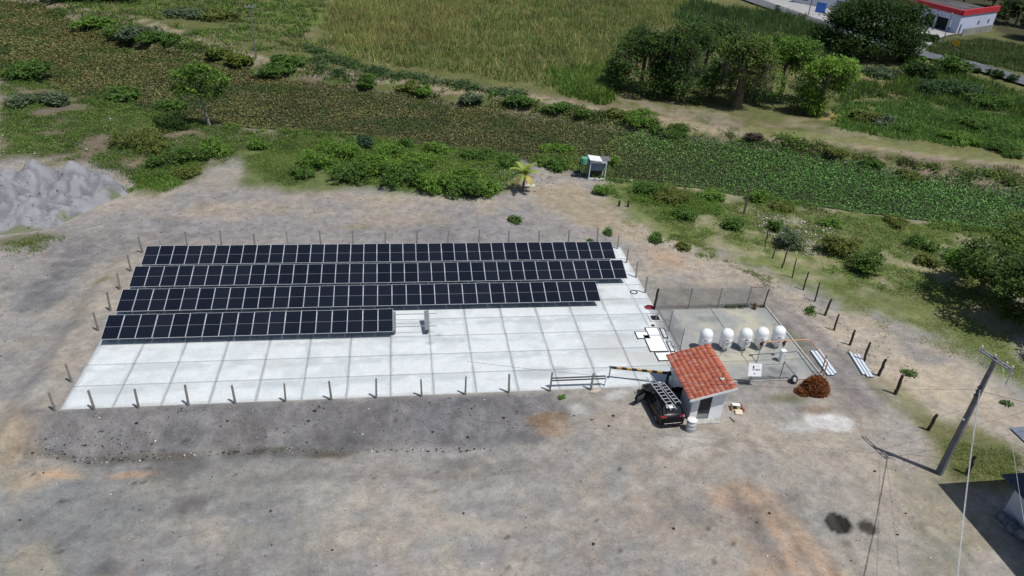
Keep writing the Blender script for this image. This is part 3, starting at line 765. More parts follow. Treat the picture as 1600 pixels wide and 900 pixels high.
for k in range(14):
    x = -18.9 + k * 2.93
    post(x, 61.75 + .12 * math.sin(k * 2.1), 'slim post behind the back row of panels, %s from the left end' % ORD[k], 'posts along the back edge of the slab', k + 2)
for k, (u, v) in enumerate([(963, 389), (977, 411), (992, 434), (1006, 458)]):
    p = on_level(u, v, 0)
    post(p[0] + .1, p[1], 'slim post on the slab\'s right edge, %s going forward from the back corner' % ORD[k], 'posts along the right edge of the slab', k)

# weathered wooden posts along the lane
WOOD = mat('weathered_wood', (.085, .068, .055), .95, var=.35, scale=7, bump=.7, bscale=18)
def wood_post(x, y, h, r, label, seed, group='wooden posts along the lane'):
    rg = random.Random(seed); m = MB(); z0 = ht(x, y); pts = []; lx = rg.uniform(-.06, .06); ly = rg.uniform(-.06, .06)
    for i in range(6):
        t = i / 5; pts.append((x + lx * t * h + rg.uniform(-.03, .03) * (i > 0), y + ly * t * h + rg.uniform(-.03, .03), z0 - .2 + t * (h + .2)))
    m.tube(pts, [r * 1.15, r * 1.05, r * .95, r, r * .9, r * .8], 7)
    return tag(m.build('wooden_post', WOOD, None, smooth=True), label, 'post', group)
wp = [(1195, 385, 1.9, .06), (1207, 404, 1.7, .06), (1221, 419, 2.1, .07), (1238, 434, 2.0, .06), (1255, 453, 1.9, .07), (1273, 471, 1.9, .07), (1289, 493, 1.7, .1), (1303, 516, 1.6, .08), (1327, 539, 1.5, .1), (1350, 564, 1.8, .1), (1373, 587, 1.6, .12), (1399, 616, 1.8, .13), (1449, 672, 1.5, .12), (1510, 742, 1.6, .13)]
for k, (u, v, h, r) in enumerate(wp):
    p = at(u, v); wood_post(p.x, p.y, h, r, 'dark gnarled wooden post beside the lane, %s counting from the river end' % ORD[k], 40 + k)

# ------------------------------------------------------------------ guard hut with tiled lean-to roof
WALL = mat('whitewash', (.85, .86, .88), .9, var=.05, scale=1.1, tint=(.70, .71, .73), bump=.15, bscale=12)
WTRIM = flat_mat('white_paint', (.78, .79, .80), .7)
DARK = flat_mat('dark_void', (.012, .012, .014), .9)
hut = thing('guard_hut', 'small white guard hut with a sloping red tile roof beside the black car', 'hut', (19.3, 35.95, 0))
HW, HD = 2.3, 4.35; ZL, ZR = 2.12, 2.78
wv = MB(); t = .15
def prism_wall(m, p0, p1, z0a, z0b, zta, ztb, nx, ny):      # wall between two plan points, with thickness along n
    (xa, ya), (xb, yb) = p0, p1
    vs = [(xa, ya, z0a), (xb, yb, z0b), (xb + nx, yb + ny, z0b), (xa + nx, ya + ny, z0a), (xa, ya, zta), (xb, yb, ztb), (xb + nx, yb + ny, ztb), (xa + nx, ya + ny, zta)]
    m.add(vs, [(0, 3, 2, 1), (4, 5, 6, 7), (0, 1, 5, 4), (1, 2, 6, 5), (2, 3, 7, 6), (3, 0, 4, 7)])
zt = lambda x: ZL + (ZR - ZL) * x / HW
DX0, DX1, DZ = .52, 1.38, 2.02
prism_wall(wv, (0, 0), (DX0, 0), -.1, -.1, zt(0), zt(DX0), 0, t); prism_wall(wv, (DX1, 0), (HW, 0), -.1, -.1, zt(DX1), zt(HW), 0, t)
prism_wall(wv, (DX0, 0), (DX1, 0), DZ, DZ, zt(DX0), zt(DX1), 0, t)
prism_wall(wv, (0, HD - t), (HW, HD - t), -.1, -.1, zt(0), zt(HW), 0, t)
prism_wall(wv, (0, t), (0, HD - t), -.1, -.1, ZL, ZL, t, 0); prism_wall(wv, (HW - t, t), (HW - t, HD - t), -.1, -.1, zt(HW - t), zt(HW), t, 0)
wv.build('wall', WALL, hut)
sl = MB(); sl.box((HW / 2, -.25, .02), (1.9, .5, .1)); sl.build('step', mat('kerb_concrete'), hut, bevel=.01)
dr = MB(); dr.box(((DX0 + DX1) / 2, .09, DZ / 2), (DX1 - DX0, .03, DZ)); door = dr.build('door', DARK, hut)
gr = MB()
for i in range(9): gr.box((DX0 + .05 + i * (DX1 - DX0 - .1) / 8, .05, 1.22), (.022, .02, 1.55))
for i in range(13): gr.box(((DX0 + DX1) / 2, .047, .5 + i * .12), (DX1 - DX0 - .04, .016, .022))
gr.build('grille', flat_mat('grey_iron', (.12, .12, .13), .6, .3), door)
kp = MB(); kp.box(((DX0 + DX1) / 2, .055, .24), (DX1 - DX0 - .02, .02, .46)); kp.build('kick_plate', flat_mat('grey_panel', (.28, .29, .31), .6), door)
# roof: boarding, white fascias and rows of clay tiles running down to the west eave
OX0, OX1, OY0, OY1 = -.42, 2.72, -.42, 4.66
sl_ = (ZR - ZL) / HW; ang = math.atan(sl_)
zr = lambda x: zt(x) + .02
rb = MB(); rb.add([(OX0, OY0, zr(OX0)), (OX1, OY0, zr(OX1)), (OX1, OY1, zr(OX1)), (OX0, OY1, zr(OX0)), (OX0, OY0, zr(OX0) + .06), (OX1, OY0, zr(OX1) + .06), (OX1, OY1, zr(OX1) + .06), (OX0, OY1, zr(OX0) + .06)],
                  [(3, 2, 1, 0), (4, 5, 6, 7), (0, 1, 5, 4), (1, 2, 6, 5), (2, 3, 7, 6), (3, 0, 4, 7)])
roof = rb.build('roof', mat('roof_boards', (.22, .07, .05), .9), hut)
fs_ = MB()
fs_.add([(OX0 - .02, OY0 - .03, zr(OX0) - .09), (OX1 + .02, OY0 - .03, zr(OX1) - .09), (OX1 + .02, OY0 - .03, zr(OX1) + .10), (OX0 - .02, OY0 - .03, zr(OX0) + .10), (OX0 - .02, OY0 - .005, zr(OX0) - .09), (OX1 + .02, OY0 - .005, zr(OX1) - .09), (OX1 + .02, OY0 - .005, zr(OX1) + .10), (OX0 - .02, OY0 - .005, zr(OX0) + .10)],
        [(0, 1, 2, 3), (5, 4, 7, 6), (3, 2, 6, 7), (4, 5, 1, 0), (0, 3, 7, 4), (1, 5, 6, 2)])
fs_.build('fascia', WTRIM, roof)
TILES = [mat('clay_tile_%s' % n, c, .9, var=.2, scale=5, tint=tt, bump=.3) for n, c, tt in (('red', (.54, .165, .10), (.42, .11, .07)), ('orange', (.58, .20, .115), (.47, .135, .08)), ('dark', (.42, .12, .08), (.28, .08, .055)), ('pale', (.56, .27, .21), (.50, .18, .12)))]
TW, TL_ = .152, .40
tm = []
for mt in TILES:
    m = MB(); n = 5
    top = []; 
    for e, (xx, rr, zz) in enumerate(((0, .084, .026), (TL_ + .05, .070, -.004))):
        for i in range(n + 1):
            a = math.pi * (i / n); top.append((xx, -math.cos(a) * rr, zz + math.sin(a) * .036))
    k = n + 1
    fcs = [(i, i + 1, k + i + 1, k + i) for i in range(n)]
    for e in (0, 1):
        for i in range(n + 1):
            a = math.pi * (i / n); rr = (.07, .056)[e]; zz = (.012, -.02)[e]
            top.append(((0, TL_ + .05)[e], -math.cos(a) * rr, zz + math.sin(a) * .036))
    fcs += [(2 * k + i + 1, 2 * k + i, i, i + 1)[::-1] for i in range(n)]
    m.add(top, fcs); me = m.mesh('roof_tile', mt); me.polygons.foreach_set('use_smooth', [True] * len(me.polygons)); tm.append(me)
rg = random.Random(8)
nrow = int((OY1 - OY0) / TW); ncol = 9; slen = (OX1 - OX0) / math.cos(ang)
step = (slen - .08) / ncol
for r_ in range(nrow):
    for c_ in range(ncol):
        s = c_ * step - .03; x = OX0 + s * math.cos(ang); k = rg.choices((0, 1, 2, 3), (5, 4, 2.2, 1.8))[0]
        link('roof_tile', tm[k], roof, (x, OY0 + .11 + r_ * TW * (OY1 - OY0 - .02) / (nrow * TW) + rg.uniform(-.008, .008), zr(x) + .062 + rg.uniform(0, .008)), (0, -ang + rg.uniform(-.015, .015), rg.uniform(-.03, .03)))
an = MB(); an.tube([(2.12, .75, zr(2.12) + .1), (2.12, .75, zr(2.12) + .62)], .025, 6); an.tube([(1.98, .75, zr(2.12) + .6), (2.28, .78, zr(2.12) + .63)], .02, 6); an.build('roof_bracket', RUST, roof)
an = MB(); an.box((2.1, .72, zr(2.1) + .16), (.3, .22, .06), .3); an.build('roof_patch', mat('cement_patch', (.55, .52, .48), .9, var=.2), roof)

# ------------------------------------------------------------------ drum by the hut door
dm = thing('barrel', 'grey-white drum with a pale lid standing by the hut\'s front corner', 'barrel', (19.05, 34.95, ht(19.05, 34.95)))
b = MB(); b.lathe([(.27, 0), (.30, .02), (.31, .28), (.325, .30), (.31, .32), (.31, .58), (.325, .60), (.31, .62), (.30, .86), (.29, .88)], n=20)
b.build('body', mat('drum_plastic', (.42, .46, .47), .6, var=.2, scale=4, tint=(.52, .53, .52)), dm, smooth=True)
b = MB(); b.lathe([(.31, .875), (.325, .885), (.325, .925), (.29, .94), (.05, .945)], n=20); b.build('lid', mat('drum_lid', (.72, .71, .68), .7, var=.08), dm, smooth=True)

# ------------------------------------------------------------------ black hatchback, doors open
BLACK = mat('black_paint', (.003, .0035, .005), .28, var=.1, spec=.2)
GLASS = mat('car_glass', (.008, .011, .012), .08, var=.05, spec=.4)
RUBBER = flat_mat('tyre_rubber', (.018, .018, .019), .85)
CHROME = flat_mat('chrome', (.75, .76, .78), .18, .9)
REDL = mat('tail_light_red', (.42, .02, .025), .2, var=.15, spec=.6)
car = thing('parked_car', 'black hatchback parked beside the hut with both front doors open and ladders on top', 'car', (17.72, 37.22, ht(17.72, 37.22) + .0), R(3.0))
ST = [(-2.06, .66, .70, .36, .80, .62, .82), (-1.98, .80, .82, .24, .93, .72, .95), (-1.80, .85, .86, .20, 1.00, .73, 1.06), (-1.35, .86, .87, .19, .99, .63, 1.40), (-.85, .87, .875, .18, .97, .61, 1.49),
      (0, .87, .88, .18, .95, .61, 1.51), (.45, .87, .88, .18, .94, .60, 1.46), (1.12, .86, .87, .18, .93, .72, 1.01), (1.55, .84, .85, .20, .88, .68, .93), (1.92, .76, .78, .26, .74, .60, .78), (2.06, .62, .64, .34, .60, .50, .62)]
vb = MB(); prof = []
for (y, hb, hm, zb_, zm, hr, zr_) in ST:
    half = [(hb * .9, zb_), (hb, zb_ + .06), (hm, zb_ + (zm - zb_) * .55), (hm * .985, zm), (hr, zr_ - .05), (hr * .75, zr_ - .005), (0, zr_ + .012)]
    ring = [(-x, y, z) for x, z in half] + [(x, y, z) for x, z in half[:-1][::-1]]
    prof.append(ring)
nr = len(prof[0]); vs = [p for r_ in prof for p in r_]; fcs = []
for i in range(len(prof) - 1):
    for k in range(nr):
        fcs.append((i * nr + k, i * nr + (k + 1) % nr, (i + 1) * nr + (k + 1) % nr, (i + 1) * nr + k))
fcs.append(tuple(range(nr))); fcs.append(tuple((len(prof) - 1) * nr + k for k in range(nr))[::-1])
vb.add(vs, [f[::-1] for f in fcs]); body = vb.build('body', BLACK, car, smooth=True)
def side_glass(name, ia, ib, s, fa=0.0, fb_=1.0):
    m = MB(); q = []
    for i, f in ((ia, fa), (ib, fb_)):
        a = ST[i]; nxt = a
        lo = Vector((s * a[2] * .985, a[0], a[4])); hi = Vector((s * a[5], a[0], a[6] - .05)); q.append((lo, hi))
    n = Vector((s * .9, 0, .35)) * .012
    (l0, h0), (l1, h1) = q
    A = l0.lerp(h0, .10) + n; B = l1.lerp(h1, .10) + n; Cc = l1.lerp(h1, .88) + n; D = l0.lerp(h0, .88) + n
    A = A.lerp(B, .05); B = B.lerp(A, .05); Cc = Cc.lerp(D, .05); D = D.lerp(Cc, .05)
    vv = [A, B, Cc, D] + [p - n * .7 for p in (A, B, Cc, D)]
    m.add(vv, [(0, 1, 2, 3), (7, 6, 5, 4), (0, 4, 5, 1), (1, 5, 6, 2), (2, 6, 7, 3), (3, 7, 4, 0)]); return m.build(name, GLASS, car)
for s in (-1, 1):
    side_glass('side_window', 3, 5, s); side_glass('side_window', 5, 6, s); side_glass('quarter_window', 2, 3, s)
def end_glass(name, ia, ib):
    a, c2 = ST[ia], ST[ib]; n = Vector((0, 1 if ib == 7 else -1, 1.2)).normalized() * .014
    A = Vector((-a[5] * .93, a[0], a[6] - .02)); B = Vector((a[5] * .93, a[0], a[6] - .02)); Cc = Vector((c2[5] * .93, c2[0], c2[6] - .01)); D = Vector((-c2[5] * .93, c2[0], c2[6] - .01))
    A2 = A.lerp(D, .08) + n; D2 = A.lerp(D, .93) + n; B2 = B.lerp(Cc, .08) + n; C2 = B.lerp(Cc, .93) + n
    ma = (A2 + B2) / 2 + n * 1.6; mdn = (D2 + C2) / 2 + n * 1.6
    m = MB(); vv = [A2, ma, B2, C2, mdn, D2]; vv += [p - n * 1.2 for p in vv]
    m.add(vv, [(0, 1, 4, 5), (1, 2, 3, 4), (11, 10, 7, 6), (10, 9, 8, 7), (0, 6, 7, 1), (1, 7, 8, 2), (2, 8, 9, 3), (3, 9, 10, 4), (4, 10, 11, 5), (5, 11, 6, 0)]); return m.build(name, GLASS, car, smooth=True)
end_glass('rear_window', 2, 3); end_glass('windscreen', 6, 7)
for sx in (-1, 1):
    for yy in (-1.28, 1.28):
        w = bpy.data.objects.new('wheel', None); COL.objects.link(w); w.parent = car; w.location = (sx * .79, yy, .31)
        m = MB(); m.lathe([(.20, -.1), (.29, -.1), (.315, -.07), (.315, .07), (.29, .1), (.20, .1)], n=20); o = m.build('tyre', RUBBER, w, smooth=True); o.rotation_euler = (0, R(90), 0)
        m = MB(); m.lathe([(.02, .06), (.2, .085)], n=20); m.lathe([(.2, -.09), (.205, .09)], n=20)
        for q in range(5): m.box((.11 * math.cos(q * 1.2566), .11 * math.sin(q * 1.2566), .098), (.18, .045, .02), q * 1.2566)
        o = m.build('rim', flat_mat('alloy', (.45, .46, .48), .35, .7), w); o.rotation_euler = (0, R(90 * sx), 0)
    m = MB(); m.add([(sx * .47, -2.02, .83), (sx * .80, -1.985, .84), (sx * .87, -1.83, .87), (sx * .86, -1.80, 1.0), (sx * .74, -1.93, .985), (sx * .47, -2.0, .97)] + [(sx * .45, -1.9, .83), (sx * .72, -1.86, .84), (sx * .80, -1.75, .87), (sx * .80, -1.74, 1.0), (sx * .68, -1.82, .985), (sx * .45, -1.88, .97)],
                    [(0, 1, 4, 5), (1, 2, 3, 4), (11, 10, 7, 6), (10, 9, 8, 7), (0, 6, 7, 1), (1, 7, 8, 2), (2, 8, 9, 3), (3, 9, 10, 4), (4, 10, 11, 5), (5, 11, 6, 0)]); m.build('tail_light', REDL, car)
    m = MB(); m.box((sx * .58, 1.93, .66), (.26, .2, .13), sx * -.35); m.build('headlight', flat_mat('lamp_glass', (.6, .62, .65), .1), car)
    # open front door: hinged at the A pillar, with its window frame, trim panel and mirror
    hinge = Vector((sx * .885, .98, 0)); th_ = R(62) * sx
    d = bpy.data.objects.new('front_door', None); COL.objects.link(d); d.parent = car; d.location = hinge; d.rotation_euler = (0, 0, th_)
    m = MB(); m.add([(0, 0, .25), (0, -1.02, .25), (0, -1.06, .93), (0, -.02, .92), (-sx * .09, 0, .25), (-sx * .09, -1.02, .25), (-sx * .07, -1.06, .93), (-sx * .07, -.02, .92)],
                    [(0, 1, 2, 3), (7, 6, 5, 4), (0, 4, 5, 1), (1, 5, 6, 2), (2, 6, 7, 3), (3, 7, 4, 0)]); m.build('door_skin', BLACK, d, bevel=.02)
    m = MB(); m.tube([(-sx * .04, -.02, .92), (-sx * .2, -.52, 1.38), (-sx * .22, -.98, 1.42), (-sx * .05, -1.05, .93)], .022, 6); m.build('window_frame', BLACK, d)
    m = MB(); m.add([(-sx * .04, -.06, .93), (-sx * .2, -.53, 1.36), (-sx * .22, -.96, 1.40), (-sx * .05, -1.03, .94), (-sx * .035, -.06, .93), (-sx * .195, -.53, 1.36), (-sx * .215, -.96, 1.40), (-sx * .045, -1.03, .94)], [(0, 1, 2, 3), (7, 6, 5, 4)]); m.build('door_window', GLASS, d)
    m = MB(); m.box((-sx * .095, -.52, .6), (.03, .8, .42)); m.box((-sx * .12, -.55, .66), (.05, .45, .06)); m.build('door_trim', flat_mat('grey_trim', (.07, .07, .075), .7), d, bevel=.01)
    m = MB(); m.box((sx * .1, -.18, .98), (.18, .09, .13)); m.build('mirror', BLACK, d, bevel=.03)
    m = MB(); m.box((sx * .012, -.92, .82), (.025, .16, .03)); m.build('handle', BLACK, d)
    # black panel with the cabin's shade in its colour, over the doorway
    m = MB(); m.add([(sx * .888, .95, .28), (sx * .888, -.08, .28), (sx * .888, -.10, .92), (sx * .888, .98, .90)], [(0, 1, 2, 3) if sx < 0 else (3, 2, 1, 0)]); m.build('doorway_shade', DARK, car)
m = MB(); m.box((0, -2.035, .62), (.42, .03, .12)); m.build('number_plate', flat_mat('plate_white', (.68, .70, .72), .5), car)
m = MB(); m.box((0, -2.06, .505), (1.25, .04, .035)); m.build('bumper_trim', CHROME, car, bevel=.01)
m = MB(); m.lathe([(.05, 0), (.055, .012), (.02, .02)], n=14); o = m.build('badge', CHROME, car); o.location = (0, -2.0, .82); o.rotation_euler = (R(80), 0, 0)
m = MB(); m.bar((-.52, -.75, 1.53), (.52, -.75, 1.53), .04, .03); m.bar((-.52, .25, 1.53), (.52, .25, 1.53), .04, .03); m.build('roof_bar', STEELD, car)

def ladder(label, c, ln, wd, rz, tilt, nr_):
    a = thing('ladder', label, 'ladder', c, rz, 'aluminium ladders on the car roof'); a.rotation_euler = (tilt, 0, rz)
    for s in (-1, 1):
        m = MB(); m.box((s * wd / 2, 0, 0), (.03, ln, .07)); m.build('side_rail', ALU, a)
    for i in range(nr_):
        m = MB(); m.box((0, -ln / 2 + .18 + i * (ln - .36) / (nr_ - 1), 0), (wd - .03, .035, .03)); m.build('rung', ALU, a)
    return a
za = car.location.z
LADM = flat_mat('ladder_alu', (.5, .51, .53), .45, .4)
ladder('longer aluminium ladder lying over the black car\'s roof, nearer the open gate bar', (17.42, 37.05, za + 1.60), 3.6, .42, R(10.5), R(1.0), 11)
ladder('shorter aluminium ladder on the black car\'s roof, on the hut side', (18.02, 37.0, za + 1.585), 2.4, .38, R(10.5), R(-2.0), 7)
# crumpled white sheet modelling the sun glint on the car's rear window
m = MB(); rg = random.Random(3); n = 8; vv = []; fcs = []
for i in range(n):
    for j in range(n):
        vv.append(((i / (n - 1) - .5) * .46 + rg.uniform(-.02, .02), (j / (n - 1) - .5) * .34 + rg.uniform(-.02, .02), .05 + rg.uniform(-.03, .05)))
for i in range(n - 1):
    for j in range(n - 1): fcs.append((i * n + j, (i + 1) * n + j, (i + 1) * n + j + 1, i * n + j + 1))
m.add(vv, fcs); o = m.build('rear_glint', flat_mat('rag', (.8, .8, .78), .9), None, smooth=True); o.location = (17.62, 35.72, za + 1.42)
tag(o, 'white sun glint modelled as a sheet at the rear end of the long ladder on the car', 'rag')

# ------------------------------------------------------------------ barrier, pipe rail
BLK = flat_mat('barrier_black', (.02, .02, .022), .5); YEL = mat('barrier_yellow', (.52, .30, .06), .6, var=.2, scale=8)
bar = thing('barrier_gate', 'black and yellow striped lifting barrier between the pipe rail and the hut', 'barrier', (0, 0, 0))
A = Vector((15.0, 40.75, 1.02)); B = Vector((18.86, 39.75, 1.12))
for i in range(11):
    m = MB(); m.bar(A.lerp(B, i / 11), A.lerp(B, (i + 1) / 11), .14, .14); m.build('stripe', YEL if i % 2 else BLK, bar)
m = MB(); m.box((18.95, 39.72, .52), (.16, .16, 1.05)); m.box((19.02, 39.7, 1.1), (.22, .2, .25)); m.build('pivot_post', flat_mat('dark_iron', (.035, .035, .038), .6, .3), bar)
m = MB(); m.box((14.93, 40.77, .5), (.07, .07, .98)); m.box((14.93, 40.77, 1.06), (.2, .1, .12)); m.build('rest_post', STEELD, bar)
rail = thing('pipe_rail', 'low rail of two dark pipes on white stands along the slab\'s front edge', 'rail', (0, 0, 0))
for z, yy in ((.84, 40.0), (.68, 39.93)):
    m = MB(); m.tube([(10.5, yy, z), (14.35, yy - .05, z + .05)], .055, 8); m.build('pipe', flat_mat('pipe_dark', (.05, .055, .06), .5, .3), rail, smooth=True)
for x in (10.42, 14.42):
    m = MB(); m.box((x, 39.95, .45), (.09, .09, .9)); m.box((x, 39.9, .04), (.16, .34, .05)); m.bar((x, 39.75, .06), (x, 39.95, .4), .04, .04); m.build('stand', WTRIM, rail)
# ------------------------------------------------------------------ gas tanks
TANKW = mat('tank_white', (.80, .81, .82), .4, var=.04, scale=2.5, tint=(.70, .71, .72), spec=.5)
INKB = flat_mat('print_blue', (.05, .06, .16), .5); INKR = flat_mat('print_red', (.35, .05, .06), .5); INKG = flat_mat('print_grey', (.16, .16, .2), .5)
def arc_patch(m, r, a0, a1, z0, z1, n=6):
    vs = []
    for i in range(n + 1):
        a = a0 + (a1 - a0) * i / n
        vs += [(r * math.sin(a), -r * math.cos(a), z0), (r * math.sin(a), -r * math.cos(a), z1)]
    m.add(vs, [(2 * i, 2 * i + 2, 2 * i + 3, 2 * i + 1) for i in range(n)])
TX = [(23.35, 43.85), (25.02, 43.8), (26.58, 43.78), (27.96, 43.85), (29.42, 43.95)]
where = ['half hidden behind the hut roof', 'second from the hut, just past the roof corner', 'in the middle of the row of five', 'fourth from the hut, behind the copper pipe\'s end', 'last in the row, farthest from the hut']
for k, (x, y) in enumerate(TX):
    g = thing('gas_tank', 'white upright domed gas tank, ' + where[k], 'tank', (x, y, .035), R(-22 + 6 * (k % 3)), 'row of white gas tanks')
    r = .49; pr = [(r * math.cos(t), .62 + r * .85 * math.sin(t)) for t in np.linspace(-math.pi / 2, 0, 8)] + [(r, 1.04), (r + .006, 1.05), (r + .006, 1.07), (r, 1.08)] + [(r * math.cos(t), 1.46 + r * math.sin(t)) for t in np.linspace(0, math.pi / 2, 10)]
    m = MB(); m.lathe([(max(a, .004), z) for a, z in pr], n=32); m.build('shell', TANKW, g, smooth=True)
    m = MB(); m.lathe([(.15, 0), (.15, .34), (.14, .34), (.14, 0)], n=24); m.build('foot_ring', TANKW, g, smooth=True)
    m = MB(); m.lathe([(.035, 1.9), (.035, 1.95), (.02, 1.97)], n=10); m.build('valve', flat_mat('brass', (.35, .26, .12), .4, .7), g)
    m = MB(); arc_patch(m, r + .008, -.42, .35, 1.155, 1.18, 8); arc_patch(m, r + .008, -.3, -.12, 1.18, 1.215, 3); arc_patch(m, r + .008, .02, .3, 1.18, 1.2, 4); m.build('print_line', INKB, g)
    m = MB(); arc_patch(m, r + .009, -.15, .22, 1.185, 1.235, 5); m.build('print_logo', INKR, g)
    m = MB(); arc_patch(m, r + .008, -.02, .03, .76, .9, 1); arc_patch(m, r + .008, .16, .21, .76, .9, 1); arc_patch(m, r + .008, -.02, .21, .73, .77, 3); m.build('print_mark', INKG, g)
    m = MB(); m.tube([(-.1, -.47, .2), (-.12, -.55, .1), (-.2, -.6, .03)], .018, 6); m.build('drain_pipe', STEELD, g)

# thin rails of pipe before the tanks
for k, (x, lab) in enumerate(((24.35, 'thin iron stake before the second gas tank'), (26.15, 'thin iron stake before the middle gas tank'))):
    m = MB(); m.tube([(x, 42.9, .03), (x + .02, 42.92, 1.7)], .018, 6); tag(m.build('iron_stake', RUST, None), lab, 'stake')
m = MB(); m.tube([(24.37, 42.92, 1.69), (25.4, 42.95, 1.72), (26.17, 42.92, 1.69), (27.5, 42.9, 1.6)], .014, 6); tag(m.build('thin_pipe', mat('grey_pipe', (.5, .5, .5), .5, .4), None), 'thin pale pipe strung before the gas tanks at chest height', 'pipe')

# copper pipe run with valves, regulator cabinet
COPPER = mat('painted_pipe', (.60, .36, .22), .5, .1, var=.2, scale=9, tint=(.45, .22, .12))
run = thing('copper_pipe', 'bent orange-brown gas pipe on stands round the pad\'s far corner', 'pipe', (0, 0, 0))
m = MB(); m.tube([(27.3, 42.55, 1.2), (27.3, 42.57, 1.5), (29.2, 42.65, 1.52), (31.36, 42.78, 1.5), (31.42, 42.7, 1.49), (31.32, 40.4, 1.46), (31.3, 39.85, 1.44), (31.3, 39.82, .1)], .045, 8); m.build('pipe', COPPER, run, smooth=True)
for x in (27.32, 29.15):
    m = MB(); m.box((x, 42.58, 1.34), (.2, .16, .2), .3); m.tube([(x - .14, 42.5, 1.2), (x + .02, 42.55, 1.05), (x + .16, 42.62, 1.28)], .045, 6); m.lathe([(.11, 0), (.12, .03), (.03, .05)], (x + .05, 42.5, 1.56), 10); m.build('valve', RUST, run)
m = MB(); m.tube([(27.3, 42.55, 1.1), (26.95, 41.95, .05)], .035, 6); m.build('stand', STEELD, run)
for yy in (40.3, 39.95):
    m = MB(); m.tube([(31.4, yy, -.1), (31.36, yy, 1.75 if yy > 40 else 1.4)], .04, 6); m.build('stand', RUST, run)
cab = thing('regulator_cabinet', 'slim white gas regulator cabinet standing under the copper pipe', 'cabinet', (28.98, 42.05, .035), R(8))
m = MB(); m.box((0, 0, .5), (.36, .3, 1.0)); m.build('body', TANKW, cab, bevel=.03)
m = MB(); m.box((0, 0, 1.02), (.42, .36, .05)); m.build('lid', WTRIM, cab, bevel=.012)
m = MB(); m.box((0, -.155, .52), (.29, .012, .84)); m.build('door', mat('cabinet_door', (.66, .68, .70), .5, var=.05), cab)
m = MB(); m.box((.1, -.168, .55), (.02, .02, .1)); m.build('handle', STEELD, cab)

# ------------------------------------------------------------------ chain-link enclosure of the pad
WIRE = mat('fence_wire', (.24, .26, .27), .6, .4, var=.1)
PIPE = mat('fence_pipe', (.30, .31, .32), .6, .4, var=.2)
fen = thing('chain_link_fence', 'grey chain-link fence on thin posts round the gas tank pad', 'fence', (0, 0, 0))
def netting(p0, p1, h0, h1, cell=.085, r=.0035):
    p0 = Vector(p0); p1 = Vector(p1); d = p1 - p0; ln = d.length; d.normalize(); n = Vector((-d.y, d.x, 0)); H = h1 - h0
    V = []; F = []
    k = int((ln + H) / cell)
    for i in range(k):
        for sgn in (1, -1):
            s = -H + i * cell if sgn > 0 else i * cell
            a0, z0, a1, z1 = s, h0, s + sgn * H, h1
            lo, hi = 0.0, 1.0
            if a0 < 0 or a1 < 0 or a0 > ln or a1 > ln:
                t0 = (0 - a0) / (a1 - a0); t1 = (ln - a0) / (a1 - a0)
                lo = max(lo, min(t0, t1)); hi = min(hi, max(t0, t1))
                if hi <= lo: continue
            A = p0 + d * (a0 + (a1 - a0) * lo) + Vector((0, 0, z0 + H * lo)); B = p0 + d * (a0 + (a1 - a0) * hi) + Vector((0, 0, z0 + H * hi))
            w = (B - A).normalized(); u1 = n * r; u2 = w.cross(n).normalized() * r
            o = len(V)
            for P in (A, B):
                V += [P + u1, P - u1 * .5 + u2 * .87, P - u1 * .5 - u2 * .87]
            F += [(o, o + 1, o + 4, o + 3), (o + 1, o + 2, o + 5, o + 4), (o + 2, o, o + 3, o + 5)]
    m = MB(); m.add(V, F); o = m.build('netting', WIRE, fen); o['kind'] = 'stuff'; return o
netting((21.3, 49.8, 0), (31.0, 49.8, 0), .05, 2.0); netting((21.35, 43.6, 0), (21.35, 49.75, 0), .05, 2.0); netting((25.2, 39.75, 0), (29.0, 39.75, 0), .05, 1.35)
for x in (24.27, 26.93, 29.55):
    m = MB(); m.tube([(x, 49.85, -.1), (x, 49.85, 2.05)], .04, 6); m.build('post', PIPE, fen)
for x, y in ((21.4, 46.5), (21.5, 44.0)):
    m = MB(); m.tube([(x, y, -.1), (x, y, 2.0)], .035, 6); m.build('post', STEELD, fen)
m = MB(); m.tube([(27.75, 39.78, -.1), (27.75, 39.78, 1.75)], .035, 6); m.build('post', STEELD, fen)
m = MB(); m.tube([(27.78, 39.78, 1.65), (29.35, 39.8, .05)], .03, 6); m.build('brace', STEELD, fen)
m = MB(); m.tube([(25.3, 39.78, 1.5), (27.75, 39.78, 1.55)], .02, 6); m.build('top_wire', STEELD, fen)
m = MB(); m.tube([(29.55, 49.85, 2.0), (30.95, 49.85, 2.02)], .025, 6); m.build('top_rail', RUST, fen)
for (u, v, lab, h, r) in ((1021.5, 483.5, 'thick dark wooden corner post where the slab meets the tank pad fence', 2.15, .11), (1192, 481, 'dark corner post at the pad fence\'s far right end', 2.0, .06)):
    p = on_level(u, v, 0); wood_post(p[0], p[1], h, r, lab, int(u), group=None)
m = MB(); m.lathe([(.16, 0), (.17, .1), (.13, .35), (.14, .5), (.05, .62)], n=9); o = m.build('rusty_drum', RUST, None, smooth=True); o.location = (30.1, 49.45, .035)
tag(o, 'small rusty scrap piece at the back fence of the tank pad', 'scrap')

